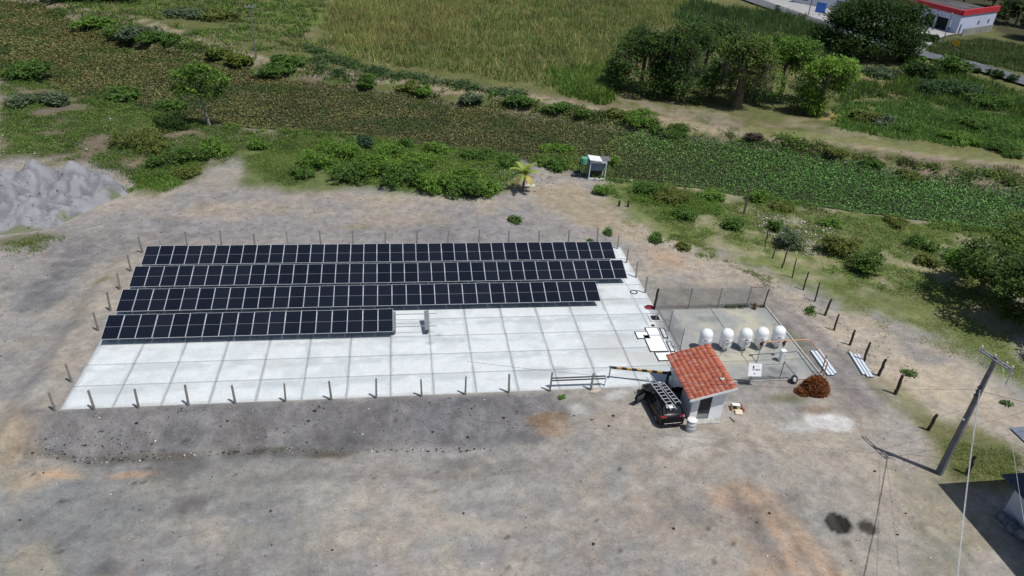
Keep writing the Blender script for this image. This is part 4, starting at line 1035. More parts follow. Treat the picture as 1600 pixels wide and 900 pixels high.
# sign board on a post
sg = thing('warning_sign', 'white square notice board on a post before the gas tank pad', 'sign', (25.2, 39.35, ht(25.2, 39.35)), R(-6))
m = MB(); m.tube([(0, .05, -.2), (0, .05, 1.75)], .04, 8); m.build('post', STEELD, sg)
bd = bpy.data.objects.new('board', None); COL.objects.link(bd); bd.parent = sg; bd.location = (0, 0, 1.42); bd.rotation_euler = (R(-24), 0, 0)
m = MB(); m.box((.12, 0, 0), (.98, .02, .95)); m.build('plate', WTRIM, bd, bevel=.004)
m = MB()
for (x, z, w, h) in ((-.1, 1.44, .05, .05), (-.02, 1.40, .05, .06), (.04, 1.47, .03, .07), (.12, 1.41, .05, .05), (.17, 1.48, .1, .03), (.25, 1.43, .07, .12), (.33, 1.46, .06, .05), (.40, 1.42, .05, .06), (.46, 1.46, .05, .08), (.05, 1.14, .09, .06), (.14, 1.15, .04, .05), (-.25, 1.72, .06, .02), (.0, 1.73, .08, .02), (.3, 1.73, .08, .02)):
    m.box((x + .02, -.0125, z - 1.42), (w * 1.25, .004, h * 1.2))
m.build('lettering', INKG, bd)

# rust-brown heap of dead fronds
def curl_pile(loc, n, rad, hgt, seed):
    rng = np.random.default_rng(seed); P = []; Cc = []
    for i in range(n):
        a = rng.uniform(0, 2 * np.pi); r = rad * math.sqrt(rng.uniform()); z = hgt * (1 - (r / rad) ** 2) ** .6 * rng.uniform(.55, 1.0)
        P.append((r * math.cos(a) * 1.0, r * math.sin(a) * .9, z + .04))
    P = np.array(P); col = np.array([.17, .055, .022]) * rng.uniform(.45, 1.5, (n, 1)) + np.array([.02, .012, .0]) * rng.uniform(0, 2, (n, 1))
    V, F, C = leaf_arrays(P, .17, col, rng, up=.3, aspect=.28)
    return V, F, C
pl = thing('dead_frond_pile', 'rounded rust-brown pile of dead fronds at the pad\'s front corner', 'pile', (29.95, 38.45, ht(29.95, 38.45)))
V, F, C = curl_pile(None, 5200, .95, 1.15, 5); o = link('fronds', np_mesh('fronds', V, F, C, attr_mat('dead_leaf', rough=.9, fvar=0, bump=0, translucent=.1)), pl)
m = MB(); m.lathe([(.9, -.05), (.85, .3), (.66, .7), (.36, .92), (.05, 1.0)], n=18); m.build('core', mat('dead_core', (.06, .022, .012), .95, var=.3), pl, smooth=True)
V, F, C = curl_pile(None, 700, .55, .3, 6); V = V + np.array([-1.05, -.15, 0]); link('fronds', np_mesh('fronds', V, F, C, MATS['dead_leaf']), pl)

# old tyre by the kerb
def ring(name, loc, R0, r0, mt, lab, cat, rot=(0, 0, 0)):
    m = MB(); pts = [(R0 * math.cos(a), R0 * math.sin(a), 0) for a in np.linspace(0, 2 * math.pi, 25)]
    m.tube(pts, r0, 8, caps=False); o = m.build(name, mt, None, smooth=True); o.location = loc; o.rotation_euler = rot
    return tag(o, lab, cat)
ty = thing('old_tyre', 'old car tyre with a pale rim leaning by the pad kerb near the brown pile', 'tyre', (28.75, 39.45, .30)); ty.rotation_euler = (R(60), 0, R(25))
m = MB(); m.tube([(.25 * math.cos(a), .25 * math.sin(a), 0) for a in np.linspace(0, 2 * math.pi, 25)], .09, 8, caps=False); m.build('tread', RUBBER, ty, smooth=True)
m = MB(); m.lathe([(.17, -.05), (.18, .05), (.06, .07)], n=16); m.build('rim', flat_mat('rim_pale', (.55, .56, .57), .5, .3), ty)
ring('black_hose_coil', (20.25, 52.6, .06), .30, .045, RUBBER, 'black ring of coiled hose on the slab near its right edge', 'hose')
cr = thing('red_hose_coil', 'red coil of hose beside the thick corner post on the slab', 'hose', (20.85, 50.05, .05))
for i in range(4):
    m = MB(); m.tube([((.36 - .05 * (i % 2)) * math.cos(a), (.26 - .03 * i % .1) * math.sin(a), .02 + .04 * i) for a in np.linspace(0, 2 * math.pi, 21)], .028, 6, caps=False); m.build('loop', flat_mat('red_hose', (.45, .03, .06), .5), cr, smooth=True)
ring('rusty_ring', (20.35, 47.35, .05), .1, .06, RUST, 'small rust-red ring lying near the open pit', 'ring')
# open inspection pit
pit = thing('inspection_pit', 'open square inspection pit with a pale rim between slab and pad', 'pit', (20.85, 48.42, .04))
m = MB()
for s in (-1, 1): m.box((s * .42, 0, .02), (.14, .98, .1)); m.box((0, s * .42, .02), (.70, .14, .1))
m.build('rim', mat('pit_rim', (.62, .62, .6), .9, var=.1), pit, bevel=.01)
m = MB(); m.box((0, 0, .006), (.7, .7, .01)); m.build('pit_shade', DARK, pit)  # black plate stands for the unlit depth of the pit
m = MB(); m.bar((.05, -.1, .02), (.32, .32, .25), .08, .03); m.build('lid_bar', STEELD, pit)
# flat white panels laid out near the hut
PB = mat('white_board', (.78, .79, .79), .7, var=.04)
boards = [((19.78, 44.85), (1.35, 2.1), -2, 'largest of the white boards lying flat between slab and hut'), ((20.05, 46.45), (.95, 1.0), -3, 'white board lying above the largest one, towards the open pit'), ((19.05, 46.0), (.95, .85), -2, 'white board at the left end of the flat boards, beside the largest'), ((19.95, 43.1), (1.2, .95), 1, 'white board half under the hut\'s back eave'), ((20.9, 46.2), (.26, 1.25), -4, 'narrow white strip beside the boards, by the pad fence'), ((20.85, 44.35), (.24, 1.2), -3, 'second narrow white strip, nearer the hut roof')]
for (cx, cy), (w, h), a, lab in boards:
    g = thing('flat_board', lab, 'board', (cx, cy, .05), R(a), 'white boards lying by the hut')
    m = MB(); m.box((0, 0, .04), (w, h, .02)); m.build('sheet', PB, g)
    m = MB()
    for s in (-1, 1): m.box((s * (w / 2 + .03), 0, .025), (.06, h + .2, .07)); m.box((0, s * (h / 2 + .03), .026), (w - .01, .055, .066))
    m.build('edge_frame', flat_mat('frame_dark', (.07, .075, .08), .5, .3), g)
# stacked metal channels
CH = flat_mat('channel_white', (.72, .75, .77), .45, .2); CHB = flat_mat('channel_blue', (.20, .30, .38), .5, .2)
def channels(label, a, b, n, gap, seed):
    rg = random.Random(seed); a = Vector((*a, 0)); b = Vector((*b, 0)); d = (b - a).normalized(); s = Vector((d.y, -d.x, 0))
    g = thing('channel_stack', label, 'metal channels', (a.x, a.y, ht(a.x, a.y)))
    for i in range(n):
        off = s * (i * gap) + d * rg.uniform(-.15, .15); A = off + Vector((0, 0, .12)); B = (b - a) + off + Vector((0, 0, .12 + ht(b.x, b.y) - ht(a.x, a.y)))
        m = MB(); m.bar(A, B, gap * .82, .03); m.bar(A - s * gap * .4 - Vector((0, 0, .06)), B - s * gap * .4 - Vector((0, 0, .06)), .025, .16, mi=1); m.bar(A + s * gap * .4 - Vector((0, 0, .06)), B + s * gap * .4 - Vector((0, 0, .06)), .025, .16, mi=1)
        m.build('channel', [CH, CHB], g)
channels('white metal channels stacked beside the copper pipe at the pad corner', (32.75, 43.2), (32.55, 40.1), 3, .30, 1)
channels('white metal channels lying between the lane and the wooden posts', (35.75, 42.6), (35.25, 39.75), 3, .26, 2)
# cardboard boxes torn open
cd = thing('cardboard_box', 'torn open cardboard box with scraps on the gravel beside the hut', 'box', (23.05, 36.75, ht(23.05, 36.75)), R(-12))
CARD = mat('cardboard', (.42, .31, .19), .95, var=.15, scale=5); CARDP = mat('cardboard_pale', (.62, .52, .38), .95, var=.1)
m = MB(); m.box((-.3, .05, .16), (.03, .5, .32)); m.box((.1, .28, .16), (.8, .03, .32)); m.box((.05, 0, .02), (.75, .55, .03)); m.build('box_walls', CARD, cd)
m = MB(); m.box((.15, -.35, .12), (.5, .4, .02), rot=Matrix.Rotation(R(18), 3, 'X')); m.build('flap', CARDP, cd)
m = MB(); m.box((.0, .15, .36), (.55, .4, .03), rot=Matrix.Rotation(R(-12), 3, 'X')); m.build('flap', flat_mat('paper_white', (.75, .74, .70), .9), cd)
m = MB(); m.box((.12, .05, .3), (.22, .18, .08), .4); m.build('green_scrap', flat_mat('green_scrap', (.25, .45, .22), .8), cd)
m = MB(); m.box((.5, .0, .14), (.12, .3, .22), .2); m.build('red_scrap', flat_mat('red_scrap', (.4, .13, .1), .8), cd)
o = MB(); o.tube([(22.3, 36.0, ht(22.3, 36.0) + .04), (22.45, 35.5, ht(22.45, 35.5) + .05)], .03, 6); tag(o.build('rusty_rod', RUST, None), 'short rusty rod on the ground beside the hut\'s right wall', 'rod')
# drift of broken rubble at the rail's end
# ------------------------------------------------------------------ utility poles and lines
PCON = mat('pole_concrete', (.17, .175, .185), .9, var=.18, scale=2.2, bump=.3, bscale=10)
PORC = flat_mat('porcelain', (.45, .46, .47), .3)
def power_pole(label, base, h, rz, arm=True, arm_len=2.1, w=.34, lean=(0, 0), mt=None):
    g = thing('utility_pole', label, 'utility pole', base, rz); g.rotation_euler = (lean[0], lean[1], rz)
    m = MB(); b, t = w / 2, w * .28
    m.add([(-b, -b * .7, -.4), (b, -b * .7, -.4), (b, b * .7, -.4), (-b, b * .7, -.4), (-t, -t * .7, h), (t, -t * .7, h), (t, t * .7, h), (-t, t * .7, h)], [(3, 2, 1, 0), (4, 5, 6, 7), (0, 1, 5, 4), (1, 2, 6, 5), (2, 3, 7, 6), (3, 0, 4, 7)])
    m.build('shaft', mt or PCON, g, bevel=.02)
    if arm:
        for off in (-.11, .11):
            m = MB(); m.box((0, off, h - .18), (arm_len, .07, .1)); m.build('crossarm', mat('crossarm_grey', (.30, .31, .32), .7, .2, var=.1), g)
        for x in (-arm_len * .47, -.12, arm_len * .3, arm_len * .47):
            m = MB(); m.lathe([(.02, 0), (.02, .1), (.06, .12), (.075, .16), (.05, .19), (.065, .22), (.04, .26)], (x, 0, h - .12), 10); m.build('insulator', PORC, g, smooth=True)
    return g
PB_ = Vector((33.99, 29.79, ht(33.99, 29.79)))
g = power_pole('tall dark concrete utility pole with a double crossarm in the near right corner', PB_, 9.25, R(-78), True, 2.15, .40)
for z, x in ((7.05, .0), (6.75, 0.02), (6.45, 0)):
    m = MB(); m.box((-.02, -.17, z), (.2, .1, .08)); m.lathe([(.03, 0), (.06, .02), (.06, .08), (.03, .1)], (x, -.26, z - .05), 8); m.build('bracket', flat_mat('dark_iron', (.035, .035, .038), .6, .3), g)
m = MB(); m.tube([(1.0, .15, 9.0), (1.0, .18, 8.4), (1.02, .18, 8.0)], .035, 6); m.build('fuse_cutout', PORC, g)
m = MB(); m.box((.0, -.22, 4.6), (.12, .05, .1)); m.build('tag_plate', flat_mat('tag_white', (.7, .7, .7), .6), g)
WIREB = flat_mat('cable_black', (.03, .03, .032), .6); WIREP = mat('twisted_cable', (.50, .52, .53), .55, .2, var=.2, scale=14)
def cable(name, a, b, sag, r, mt, label, n=24):
    a = Vector(a); b = Vector(b); m = MB()
    m.tube([a.lerp(b, i / n) - Vector((0, 0, sag * 4 * (i / n) * (1 - i / n))) for i in range(n + 1)], r, 5); return tag(m.build(name, mt, None, smooth=True), label, 'cable')
tw = thing('twisted_cable', 'pale twisted supply cable running from the near pole towards the camera', 'cable', (0, 0, 0))
a = Vector((33.75, 29.6, 7.0)); b = Vector((19.5, 12.5, 6.7))
for ph in (0, 2.1, 4.2):
    pts = []; n = 170
    for i in range(n + 1):
        t = i / n; q = a.lerp(b, t) - Vector((0, 0, .5 * 4 * t * (1 - t))); an_ = t * 150 + ph
        pts.append(q + Vector((math.cos(an_) * .02, -math.cos(an_) * .015, math.sin(an_) * .02)))
    m = MB(); m.tube(pts, .013, 4); m.build('strand', WIREP, tw)
cable('overhead_wire', (34.1, 29.4, 9.15), (20.5, 9.0, 9.0), .5, .009, WIREP, 'thin bare wire from the near pole\'s crossarm towards the camera, inner one')
cable('overhead_wire', (34.2, 28.8, 9.15), (22.5, 8.0, 9.0), .5, .009, WIREP, 'thin bare wire from the near pole\'s crossarm end towards the camera, outer one')
cable('overhead_wire', (33.8, 29.8, 6.9), (4.0, 36.5, 5.2), .7, .008, WIREB, 'thin dark wire from the near pole\'s middle going left past the hut')
cable('overhead_wire', (33.75, 30.6, 9.2), (60, 38, 9.2), .5, .01, WIREB, 'thin dark wire leaving the crossarm\'s far end towards the right edge')
cable('overhead_wire', (34.0, 29.5, 9.2), (60, 35.5, 9.2), .5, .01, WIREB, 'thin dark wire leaving the crossarm\'s middle towards the right edge')
cable('overhead_wire', (34.1, 28.7, 9.2), (60, 33, 9.2), .5, .01, WIREB, 'thin dark wire leaving the crossarm\'s near end towards the right edge')
cable('overhead_wire', (34.1, 29.9, 6.7), (48, 27.5, 5.0), .4, .012, WIREB, 'dark service wire from the near pole to the house')
def at3(u, v): p = at(u, v); return p
power_pole('slim grey pole with a short crossarm on the far river bank at upper left', at3(400, 92), 8.4, R(12), True, 1.7, .26)
power_pole('tall pale utility pole at the roadside before the red-roofed shop', at3(1423, 78), 9.2, R(60), True, 1.9, .3)
power_pole('darker leaning utility pole on the verge right of the shop front', at3(1472, 68), 6.6, R(60), True, 2.2, .28, (0, R(2)))
power_pole('utility pole rising beside the blue gate at the top edge', at3(1262, 26), 9, R(60), False, 1.8, .34, mt=mat('pole_wood', (.16, .12, .1), .9, var=.2))
power_pole('thin pale pole near the white building at the top edge', at3(1300, 20), 8, R(60), False, 1.8, .22, mt=mat('pole_pale', (.45, .45, .46), .8, var=.1))
WP2 = mat('pole_wood')
m = power_pole('bare dark wooden pole by the river bank, beside the wooden posts', at3(1162, 335), 4.4, 0, False, w=.24, mt=WP2)
power_pole('short weathered stick standing on the right river bank', at3(1148, 306), 2.6, .3, False, w=.12, mt=WP2)
power_pole('dark wooden pole behind the white kiosk', at3(922, 262), 4.2, .2, False, w=.2, mt=WP2)

# ------------------------------------------------------------------ house at the near east corner
hs = thing('corner_house', 'pale house with a dark canopy edge in the near right corner', 'house', (0, 0, 0))
HWALL = mat('house_wall', (.55, .58, .63), .9, var=.08, scale=1.0, bump=.2, bscale=8)
x0, y1 = 36.0, 26.5
m = MB(); m.box((x0 + 4.5, y1 - 4.0, 1.25), (9, 8, 2.7)); m.build('wall', HWALL, hs)
m = MB(); m.box((x0 + 4.9, y1 - 4.3, 4.5), (8.4, 7.6, 3.8)); m.build('upper_wall', mat('house_upper', (.46, .52, .62), .9, var=.08, scale=1.0), hs)
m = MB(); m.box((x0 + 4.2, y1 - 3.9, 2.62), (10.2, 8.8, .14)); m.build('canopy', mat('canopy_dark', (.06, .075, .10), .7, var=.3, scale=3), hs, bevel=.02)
m = MB(); m.box((35.45 + 6, 27.05 - 5, 6.55), (12, 10, .25)); m.build('roof', mat('house_roof', (.3, .3, .32), .9, var=.15), hs)
m = MB(); m.box((x0 - .02, y1 - 3.2, 1.2), (.05, 1.0, 2.1)); m.build('door', flat_mat('house_door', (.08, .09, .12), .7), hs)
rng = np.random.default_rng(9)
for k in range(5):
    m = MB(); m.lathe([(.05, 0), (.26, .04), (.32, .2), (.26, .42), (.1, .5)], n=10); o = m.build('sack', mat('sack_grey', (.24, .25, .28), .9, var=.3, scale=3, bump=.5), None, smooth=True)
    o.location = (35.45 + .15 * (k % 2), 25.9 - .42 * k, ht(35.4, 25.5) + (.42 if k == 4 else 0)); o.scale = (1.1, 1.25, 1); o.rotation_euler = (0, 0, k)
    tag(o, 'bulging grey sack against the pale house wall, %s from the house corner' % ORD[k], 'sack', 'grey sacks by the house')
tb = thing('blue_tarp', 'flat blue-grey tarp sheet lying behind the corner house', 'tarp', (0, 0, 0)); p = at(1596, 688)
m = MB(); n = 9; vv = []; fcs = []
for i in range(n):
    for j in range(n): vv.append((p.x + i * .35, p.y - .8 + j * .25, ht(p.x, p.y) + .10 + .05 * math.sin(i * 1.7) * math.cos(j * 1.3)))
for i in range(n - 1):
    for j in range(n - 1): fcs.append((i * n + j, (i + 1) * n + j, (i + 1) * n + j + 1, i * n + j + 1))
m.add(vv, fcs); m.build('sheet', mat('tarp_blue', (.16, .19, .24), .6, var=.15), tb, smooth=True)

# ------------------------------------------------------------------ kiosk by the river
K = at(932, 281)
ki = thing('river_kiosk', 'white open-fronted pump kiosk on the river bank', 'kiosk', K, R(-3))
WK = mat('kiosk_white', (.68, .70, .72), .8, var=.08)
for sx in (-1, 1):
    for yy in (0, 1.3): m = MB(); m.box((sx * .95, yy, 1.15), (.1, .1, 2.3)); m.build('post', WK, ki)
m = MB(); m.box((0, 0, .12), (1.78, .12, .2)); m.build('sill', WK, ki); m = MB(); m.box((0, 0, 2.2), (1.78, .1, .2)); m.build('lintel', WK, ki)
m = MB(); m.box((0, .75, 1.55), (1.7, 1.0, 1.0)); m.build('tank_box', mat('kiosk_blue', (.20, .25, .33), .6, var=.15), ki, bevel=.04)
m = MB(); m.box((-.35, .65, 2.42), (1.5, 1.7, .08), rot=Matrix.Rotation(R(6), 3, 'Y')); m.build('roof', WK, ki)
m = MB(); m.box((.85, .75, 2.36), (1.2, 1.5, .07), rot=Matrix.Rotation(R(-4), 3, 'Y')); m.build('side_roof', mat('kiosk_grey', (.16, .16, .18), .7, var=.2), ki)
m = MB(); m.box((0, 1.32, 1.1), (1.9, .04, 2.0)); m.build('back_panel', mat('kiosk_back', (.16, .12, .10), .9, var=.3), ki)
K2 = at(913, 279)
gt = thing('green_water_tank', 'green drum on a tall stand left of the white kiosk', 'tank', K2, 0)
m = MB(); m.lathe([(.3, 0), (.42, .03), (.42, .75), (.3, .8)], n=18); o = m.build('drum', mat('drum_green', (.10, .36, .22), .5, var=.15), gt, smooth=True); o.location = (-.2, .3, 1.75)
m = MB()
for sx in (-1, 1):
    for sy in (-1, 1): m.box((-.2 + sx * .38, .3 + sy * .38, .87), (.07, .07, 1.75))
m.box((-.2, .3, 1.71), (.9, .9, .07)); m.build('stand', mat('stand_green', (.05, .09, .06), .8, var=.2), gt)
m = MB(); m.tube([(.45, .1, 0), (.47, .1, 2.2)], .07, 6); m.build('post', mat('post_green', (.05, .2, .13), .7), gt)
sc = thing('wheelbarrow', 'dark wheelbarrow with a pale rim parked left of the green drum', 'wheelbarrow', at(901, 276), R(10))
m = MB(); m.add([(-.5, -.3, .65), (.5, -.35, .6), (.5, .35, .6), (-.5, .3, .65), (-.3, -.15, .35), (.3, -.18, .3), (.3, .18, .3), (-.3, .15, .35)], [(7, 6, 5, 4), (0, 4, 5, 1), (1, 5, 6, 2), (2, 6, 7, 3), (3, 7, 4, 0)]); m.build('tray', flat_mat('barrow_dark', (.04, .045, .05), .6), sc)
m = MB(); m.tube([(.17 * math.cos(a) + .75, 0, .2 + .17 * math.sin(a)) for a in np.linspace(0, 2 * math.pi, 15)], .04, 6, caps=False); m.build('wheel', RUBBER, sc)
m = MB(); m.tube([(.75, .08, .2), (-.4, .22, .4), (-1.0, .28, .62)], .025, 6); m.tube([(.75, -.08, .2), (-.4, -.22, .4), (-1.0, -.28, .62)], .025, 6); m.tube([(-.4, .22, .4), (-.45, .22, 0)], .02, 6); m.tube([(-.4, -.22, .4), (-.45, -.22, 0)], .02, 6); m.build('handle', STEELD, sc)
def slab_scrap(u, v, sx, sy, rz, lab, c=(.55, .55, .5)):
    p = at(u, v); m = MB(); rg = random.Random(int(u)); n = 7
    out = [(sx * math.cos(a) * rg.uniform(.75, 1), sy * math.sin(a) * rg.uniform(.75, 1)) for a in np.linspace(0, 2 * math.pi, n, endpoint=False)]
    m.add([(x, y, 0) for x, y in out] + [(x * .95, y * .95, .12) for x, y in out], [tuple(range(n, 2 * n))] + [(i, (i + 1) % n, n + (i + 1) % n, n + i) for i in range(n)])
    o = m.build('broken_slab', mat('rubble_%d' % int(u), c, .9, var=.15, bump=.3), None); o.location = p; o.rotation_euler = (R(5), R(-4), rz); return tag(o, lab, 'slab piece')
slab_scrap(829, 291, .75, .4, .1, 'pale broken slab lying right of the young palm'); slab_scrap(981, 283, .9, .18, .1, 'long pale plank of concrete right of the kiosk'); slab_scrap(930, 612, .5, .2, .2, 'pale broken slab at the rail\'s end post', (.5, .42, .36))
for k, (u, v, lab) in enumerate(((967, 322, 'tilted dark stump left of the short one on the tan clearing'), (981, 323, 'short upright stump on the tan clearing below the kiosk'))):
    p = at(u, v); wood_post(p.x, p.y, .7, .13, lab, 90 + k, None)

# ------------------------------------------------------------------ road, forecourt and buildings at the far corner
def strip(name, pts, w0, z, mt, label):
    P = [Vector((*p, 0)) for p in pts]; m = MB(); vv = []
    for i, p in enumerate(P):
        d = (P[min(i + 1, len(P) - 1)] - P[max(i - 1, 0)]).normalized(); s = Vector((-d.y, d.x, 0))
        for k in (-1, 1):
            q = p + s * k * w0; vv.append((q.x, q.y, ht(p.x, p.y) + z))
    m.add(vv, [(2 * i, 2 * i + 2, 2 * i + 3, 2 * i + 1)[::-1] for i in range(len(P) - 1)])
    return tag(m.build(name, mt), label, kind='structure')
ROADM = mat('asphalt', (.13, .135, .15), .9, var=.2, scale=.5, bump=.2, bscale=6)
RP = [tuple(on_level(u, v, .4)[:2]) for u, v in ((1060, -45), (1130, -14), (1210, 12), (1270, 34), (1330, 52), (1400, 74), (1450, 88), (1510, 100), (1560, 115), (1620, 134), (1700, 158), (1800, 190))]
RPs = []
for i in range(len(RP) - 1):
    for t in np.linspace(0, 1, 12, endpoint=False): RPs.append((RP[i][0] * (1 - t) + RP[i + 1][0] * t, RP[i][1] * (1 - t) + RP[i + 1][1] * t))
strip('road', RPs, 3.1, .40, ROADM, 'narrow grey asphalt road in the upper right')
FC = [on_level(u, v, .4) for u, v in ((1395, 66), (1440, 84), (1462, 62), (1478, 56), (1502, 52), (1500, 44), (1470, 20), (1410, -5), (1300, -40), (1180, -60), (1130, -20), (1215, 8), (1275, 30))]
m = MB(); m.add([(p[0], p[1], .46) for p in FC], [tuple(range(len(FC)))[::-1]]); f = m.build('forecourt', mat('forecourt_concrete', (.36, .35, .345), .9, var=.15, scale=.35), None)
bm = bmesh.new(); bm.from_mesh(f.data); bmesh.ops.triangulate(bm, faces=bm.faces); bmesh.ops.recalc_face_normals(bm, faces=bm.faces)
for fc in bm.faces:
    if fc.normal.z < 0: fc.normal_flip()
bm.to_mesh(f.data); bm.free(); tag(f, 'pale paved forecourt before the shops', kind='structure')

SH = thing('red_roof_shop', 'long pale blue-white shop with a red roof edge and open bays, top right', 'shop', (0, 0, 0))
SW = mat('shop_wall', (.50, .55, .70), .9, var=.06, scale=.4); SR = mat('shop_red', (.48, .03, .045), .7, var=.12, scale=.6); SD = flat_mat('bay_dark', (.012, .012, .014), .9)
c0 = Vector((*on_level(1493, 53, .4)[:2], .4)); c1 = Vector((*on_level(1549, 44, .4)[:2], .4)); cw = Vector((*on_level(1412, 30, .4)[:2], .4)); cw = c0 + (cw - c0) * 2.2
ud = (cw - c0).normalized(); vd = (c1 - c0).normalized(); H_ = 4.3; L1 = (cw - c0).length; L2 = (c1 - c0).length
def wallbox(m, a, b, z0, z1, th, inward):
    d = (b - a).normalized(); n = inward.normalized()
    vs = [a + Vector((0, 0, z0)), b + Vector((0, 0, z0)), b + n * th + Vector((0, 0, z0)), a + n * th + Vector((0, 0, z0))]; vs += [v + Vector((0, 0, z1 - z0)) for v in vs]
    m.add(vs, [(3, 2, 1, 0), (4, 5, 6, 7), (0, 1, 5, 4), (1, 2, 6, 5), (2, 3, 7, 6), (3, 0, 4, 7)])
bays_ = [(3.4, 7.0), (7.6, 10.6), (12.4, 19.5), (20.5, 27.0)]
edges = [0.0]; 
m = MB(); prev = 0.0
for a_, b_ in bays_:
    wallbox(m, c0 + ud * prev, c0 + ud * a_, 0, H_, .3, vd); prev = b_
    wallbox(m, c0 + ud * a_, c0 + ud * b_, 2.9, H_, .3, vd)
wallbox(m, c0 + ud * prev, cw, 0, H_, .3, vd)
wallbox(m, c0 + vd * .3, c1, 0, H_, .3, ud); wallbox(m, c1 + ud * .3, c1 + ud * 12, 0, H_, .3, -vd); m.build('wall', SW, SH)
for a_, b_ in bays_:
    m = MB(); wallbox(m, c0 + ud * a_ + vd * .5, c0 + ud * b_ + vd * .5, 0, 2.9, .05, vd); m.build('bay_shade', SD, SH)  # black sheets carry the shade inside the bays
for t in (.52, .80):
    m = MB(); wallbox(m, c0 + vd * (L2 * t) - ud * .03, c0 + vd * (L2 * t + .9) - ud * .03, 1.6, 2.5, .02, -ud); m.build('window', flat_mat('shop_window', (.12, .14, .2), .3), SH)
m = MB(); wallbox(m, c0 + vd * .9 - ud * .03, c0 + vd * 1.7 - ud * .03, .1, 2.2, .02, -ud); m.build('side_door', flat_mat('shop_window'), SH)
rf = MB(); cc = [c0 - ud * .4 - vd * .4, c1 - ud * .4 + vd * .4, c1 + ud * 9 + vd * .4, c0 + ud * 9 + vd * 9]
wallbox(rf, c0 - ud * .25 + vd * .02, c1 - ud * .25 + vd * .3, H_, H_ + 1.25, .6, ud); wallbox(rf, c0 + ud * .35 - vd * .25, c0 + ud * 14.5 - vd * .25, H_, H_ + 1.15, .6, vd); rf.build('roof_edge', SR, SH)
m = MB(); q = [c0 + ud * .3 + vd * .3, c1 + ud * .3, c1 + ud * 11, cw + vd * 11, cw + vd * .3]
m.add([p + Vector((0, 0, H_ + .12)) for p in q], [tuple(range(5))[::-1]]); m.build('roof_deck', mat('deck_grey', (.10, .09, .09), .9, var=.3, scale=.3), SH)
m = MB(); wallbox(m, c0 + ud * 14.6 - vd * .5, c0 + ud * 30 - vd * .5, H_ - .3, H_ + 1.9, .3, vd); sgn = m.build('sign_board', mat('sign_pink', (.55, .04, .16), .5, var=.08), SH)
m = MB(); wallbox(m, c0 + ud * 2.0 - vd * .12, c0 + ud * 3.0 - vd * .12, .3, 2.9, .08, vd); m.build('banner', flat_mat('banner_white', (.7, .74, .82), .6), SH)
m = MB(); wallbox(m, c0 + ud * 2.02 - vd * .14, c0 + ud * 2.98 - vd * .14, .35, 1.1, .015, vd); m.build('banner_print', flat_mat('banner_blue', (.1, .2, .5), .6), SH)
cu = bpy.data.curves.new('sign_lettering', 'FONT'); cu.body = 'acardo'; cu.size = 1.7; cu.extrude = .02; cu.shear = .25
tmp_ = bpy.data.objects.new('sign_lettering_curve', cu); me_ = bpy.data.meshes.new_from_object(tmp_); bpy.data.objects.remove(tmp_); me_.materials.clear(); me_.materials.append(WTRIM); lt = link('sign_lettering', me_)
dX = -ud; dZ = Vector((0, 0, 1)); dY = dX.cross(dZ)
MW = Matrix((( -ud.x, 0, -vd.x, 0), (-ud.y, 0, -vd.y, 0), (0, 1, 0, 0), (0, 0, 0, 1))); pos = c0 + ud * 26 - vd * .56 + Vector((0, 0, H_ + .3)); MW.translation = pos
lt.parent = sgn; lt.matrix_world = MW
lw = MB(); e0 = c0 - ud * .6 - vd * .8; wallbox(lw, e0 - ud * 1.2 + vd * 1.2, e0 - ud * 1.2 + vd * 17, -.3, 1.5, .25, ud)
tag(lw.build('retaining_wall', mat('pale_wall', (.30, .29, .27), .9, var=.2, scale=.5), None), 'low pale retaining wall along the shop\'s side, above the grass bank', 'wall')
# white building with a blue gate at the top edge
wb = thing('white_building', 'long white roadside building with a blue gate at the top edge', 'building', (0, 0, 0))
a = Vector((*on_level(1240, 4, .4)[:2], .4)); b = Vector((*on_level(1345, 22, .4)[:2], .4)); d = (b - a).normalized(); nrm_ = Vector((-d.y, d.x, 0))
if nrm_.y < 0: nrm_ = -nrm_
m = MB(); wallbox(m, a, b, 0, 4.0, 8, nrm_); m.build('wall', mat('white_wall_far', (.62, .64, .70), .9, var=.08, scale=.4), wb)
t = (b - a).length
for q in (.12, .62, .8):
    m = MB(); wallbox(m, a + d * (t * q), a + d * (t * q + 1.6), 1.0, 2.4, .05, -nrm_); m.build('window', flat_mat('shop_window'), wb)
gp = Vector((*on_level(1273, 19, .4)[:2], .4)); 
m = MB(); wallbox(m, gp, gp + d * 2.6, 0, 2.6, .12, nrm_); tag(m.build('blue_gate', flat_mat('gate_blue', (.05, .18, .60), .5), None), 'bright blue metal gate panel standing before the white building', 'gate')
# diamond road sign
sgp = at(1487, 86)
rs = thing('road_sign', 'yellow diamond warning sign on the verge by the road', 'road sign', sgp, math.atan2(-sgp.y, -sgp.x) + R(90))
m = MB(); m.tube([(0, .03, -.2), (0, .03, 3.0)], .05, 6); m.build('post', STEELD, rs)
m = MB(); m.box((0, 0, 2.6), (1.15, .03, 1.15), rot=Matrix.Rotation(R(45), 3, 'Y')); m.build('plate', flat_mat('sign_yellow', (.75, .40, .01), .5), rs)
m = MB(); m.bar((-.2, -.02, 2.4), (.05, -.02, 2.65), .02, .14, up=(0, 1, 0)); m.bar((.05, -.02, 2.65), (.1, -.02, 2.95), .02, .14, up=(0, 1, 0)); m.bar((-.2, -.02, 2.4), (-.05, -.02, 2.25), .02, .12, up=(0, 1, 0)); m.build('arrow', flat_mat('sign_black', (.02, .02, .02), .6), rs)
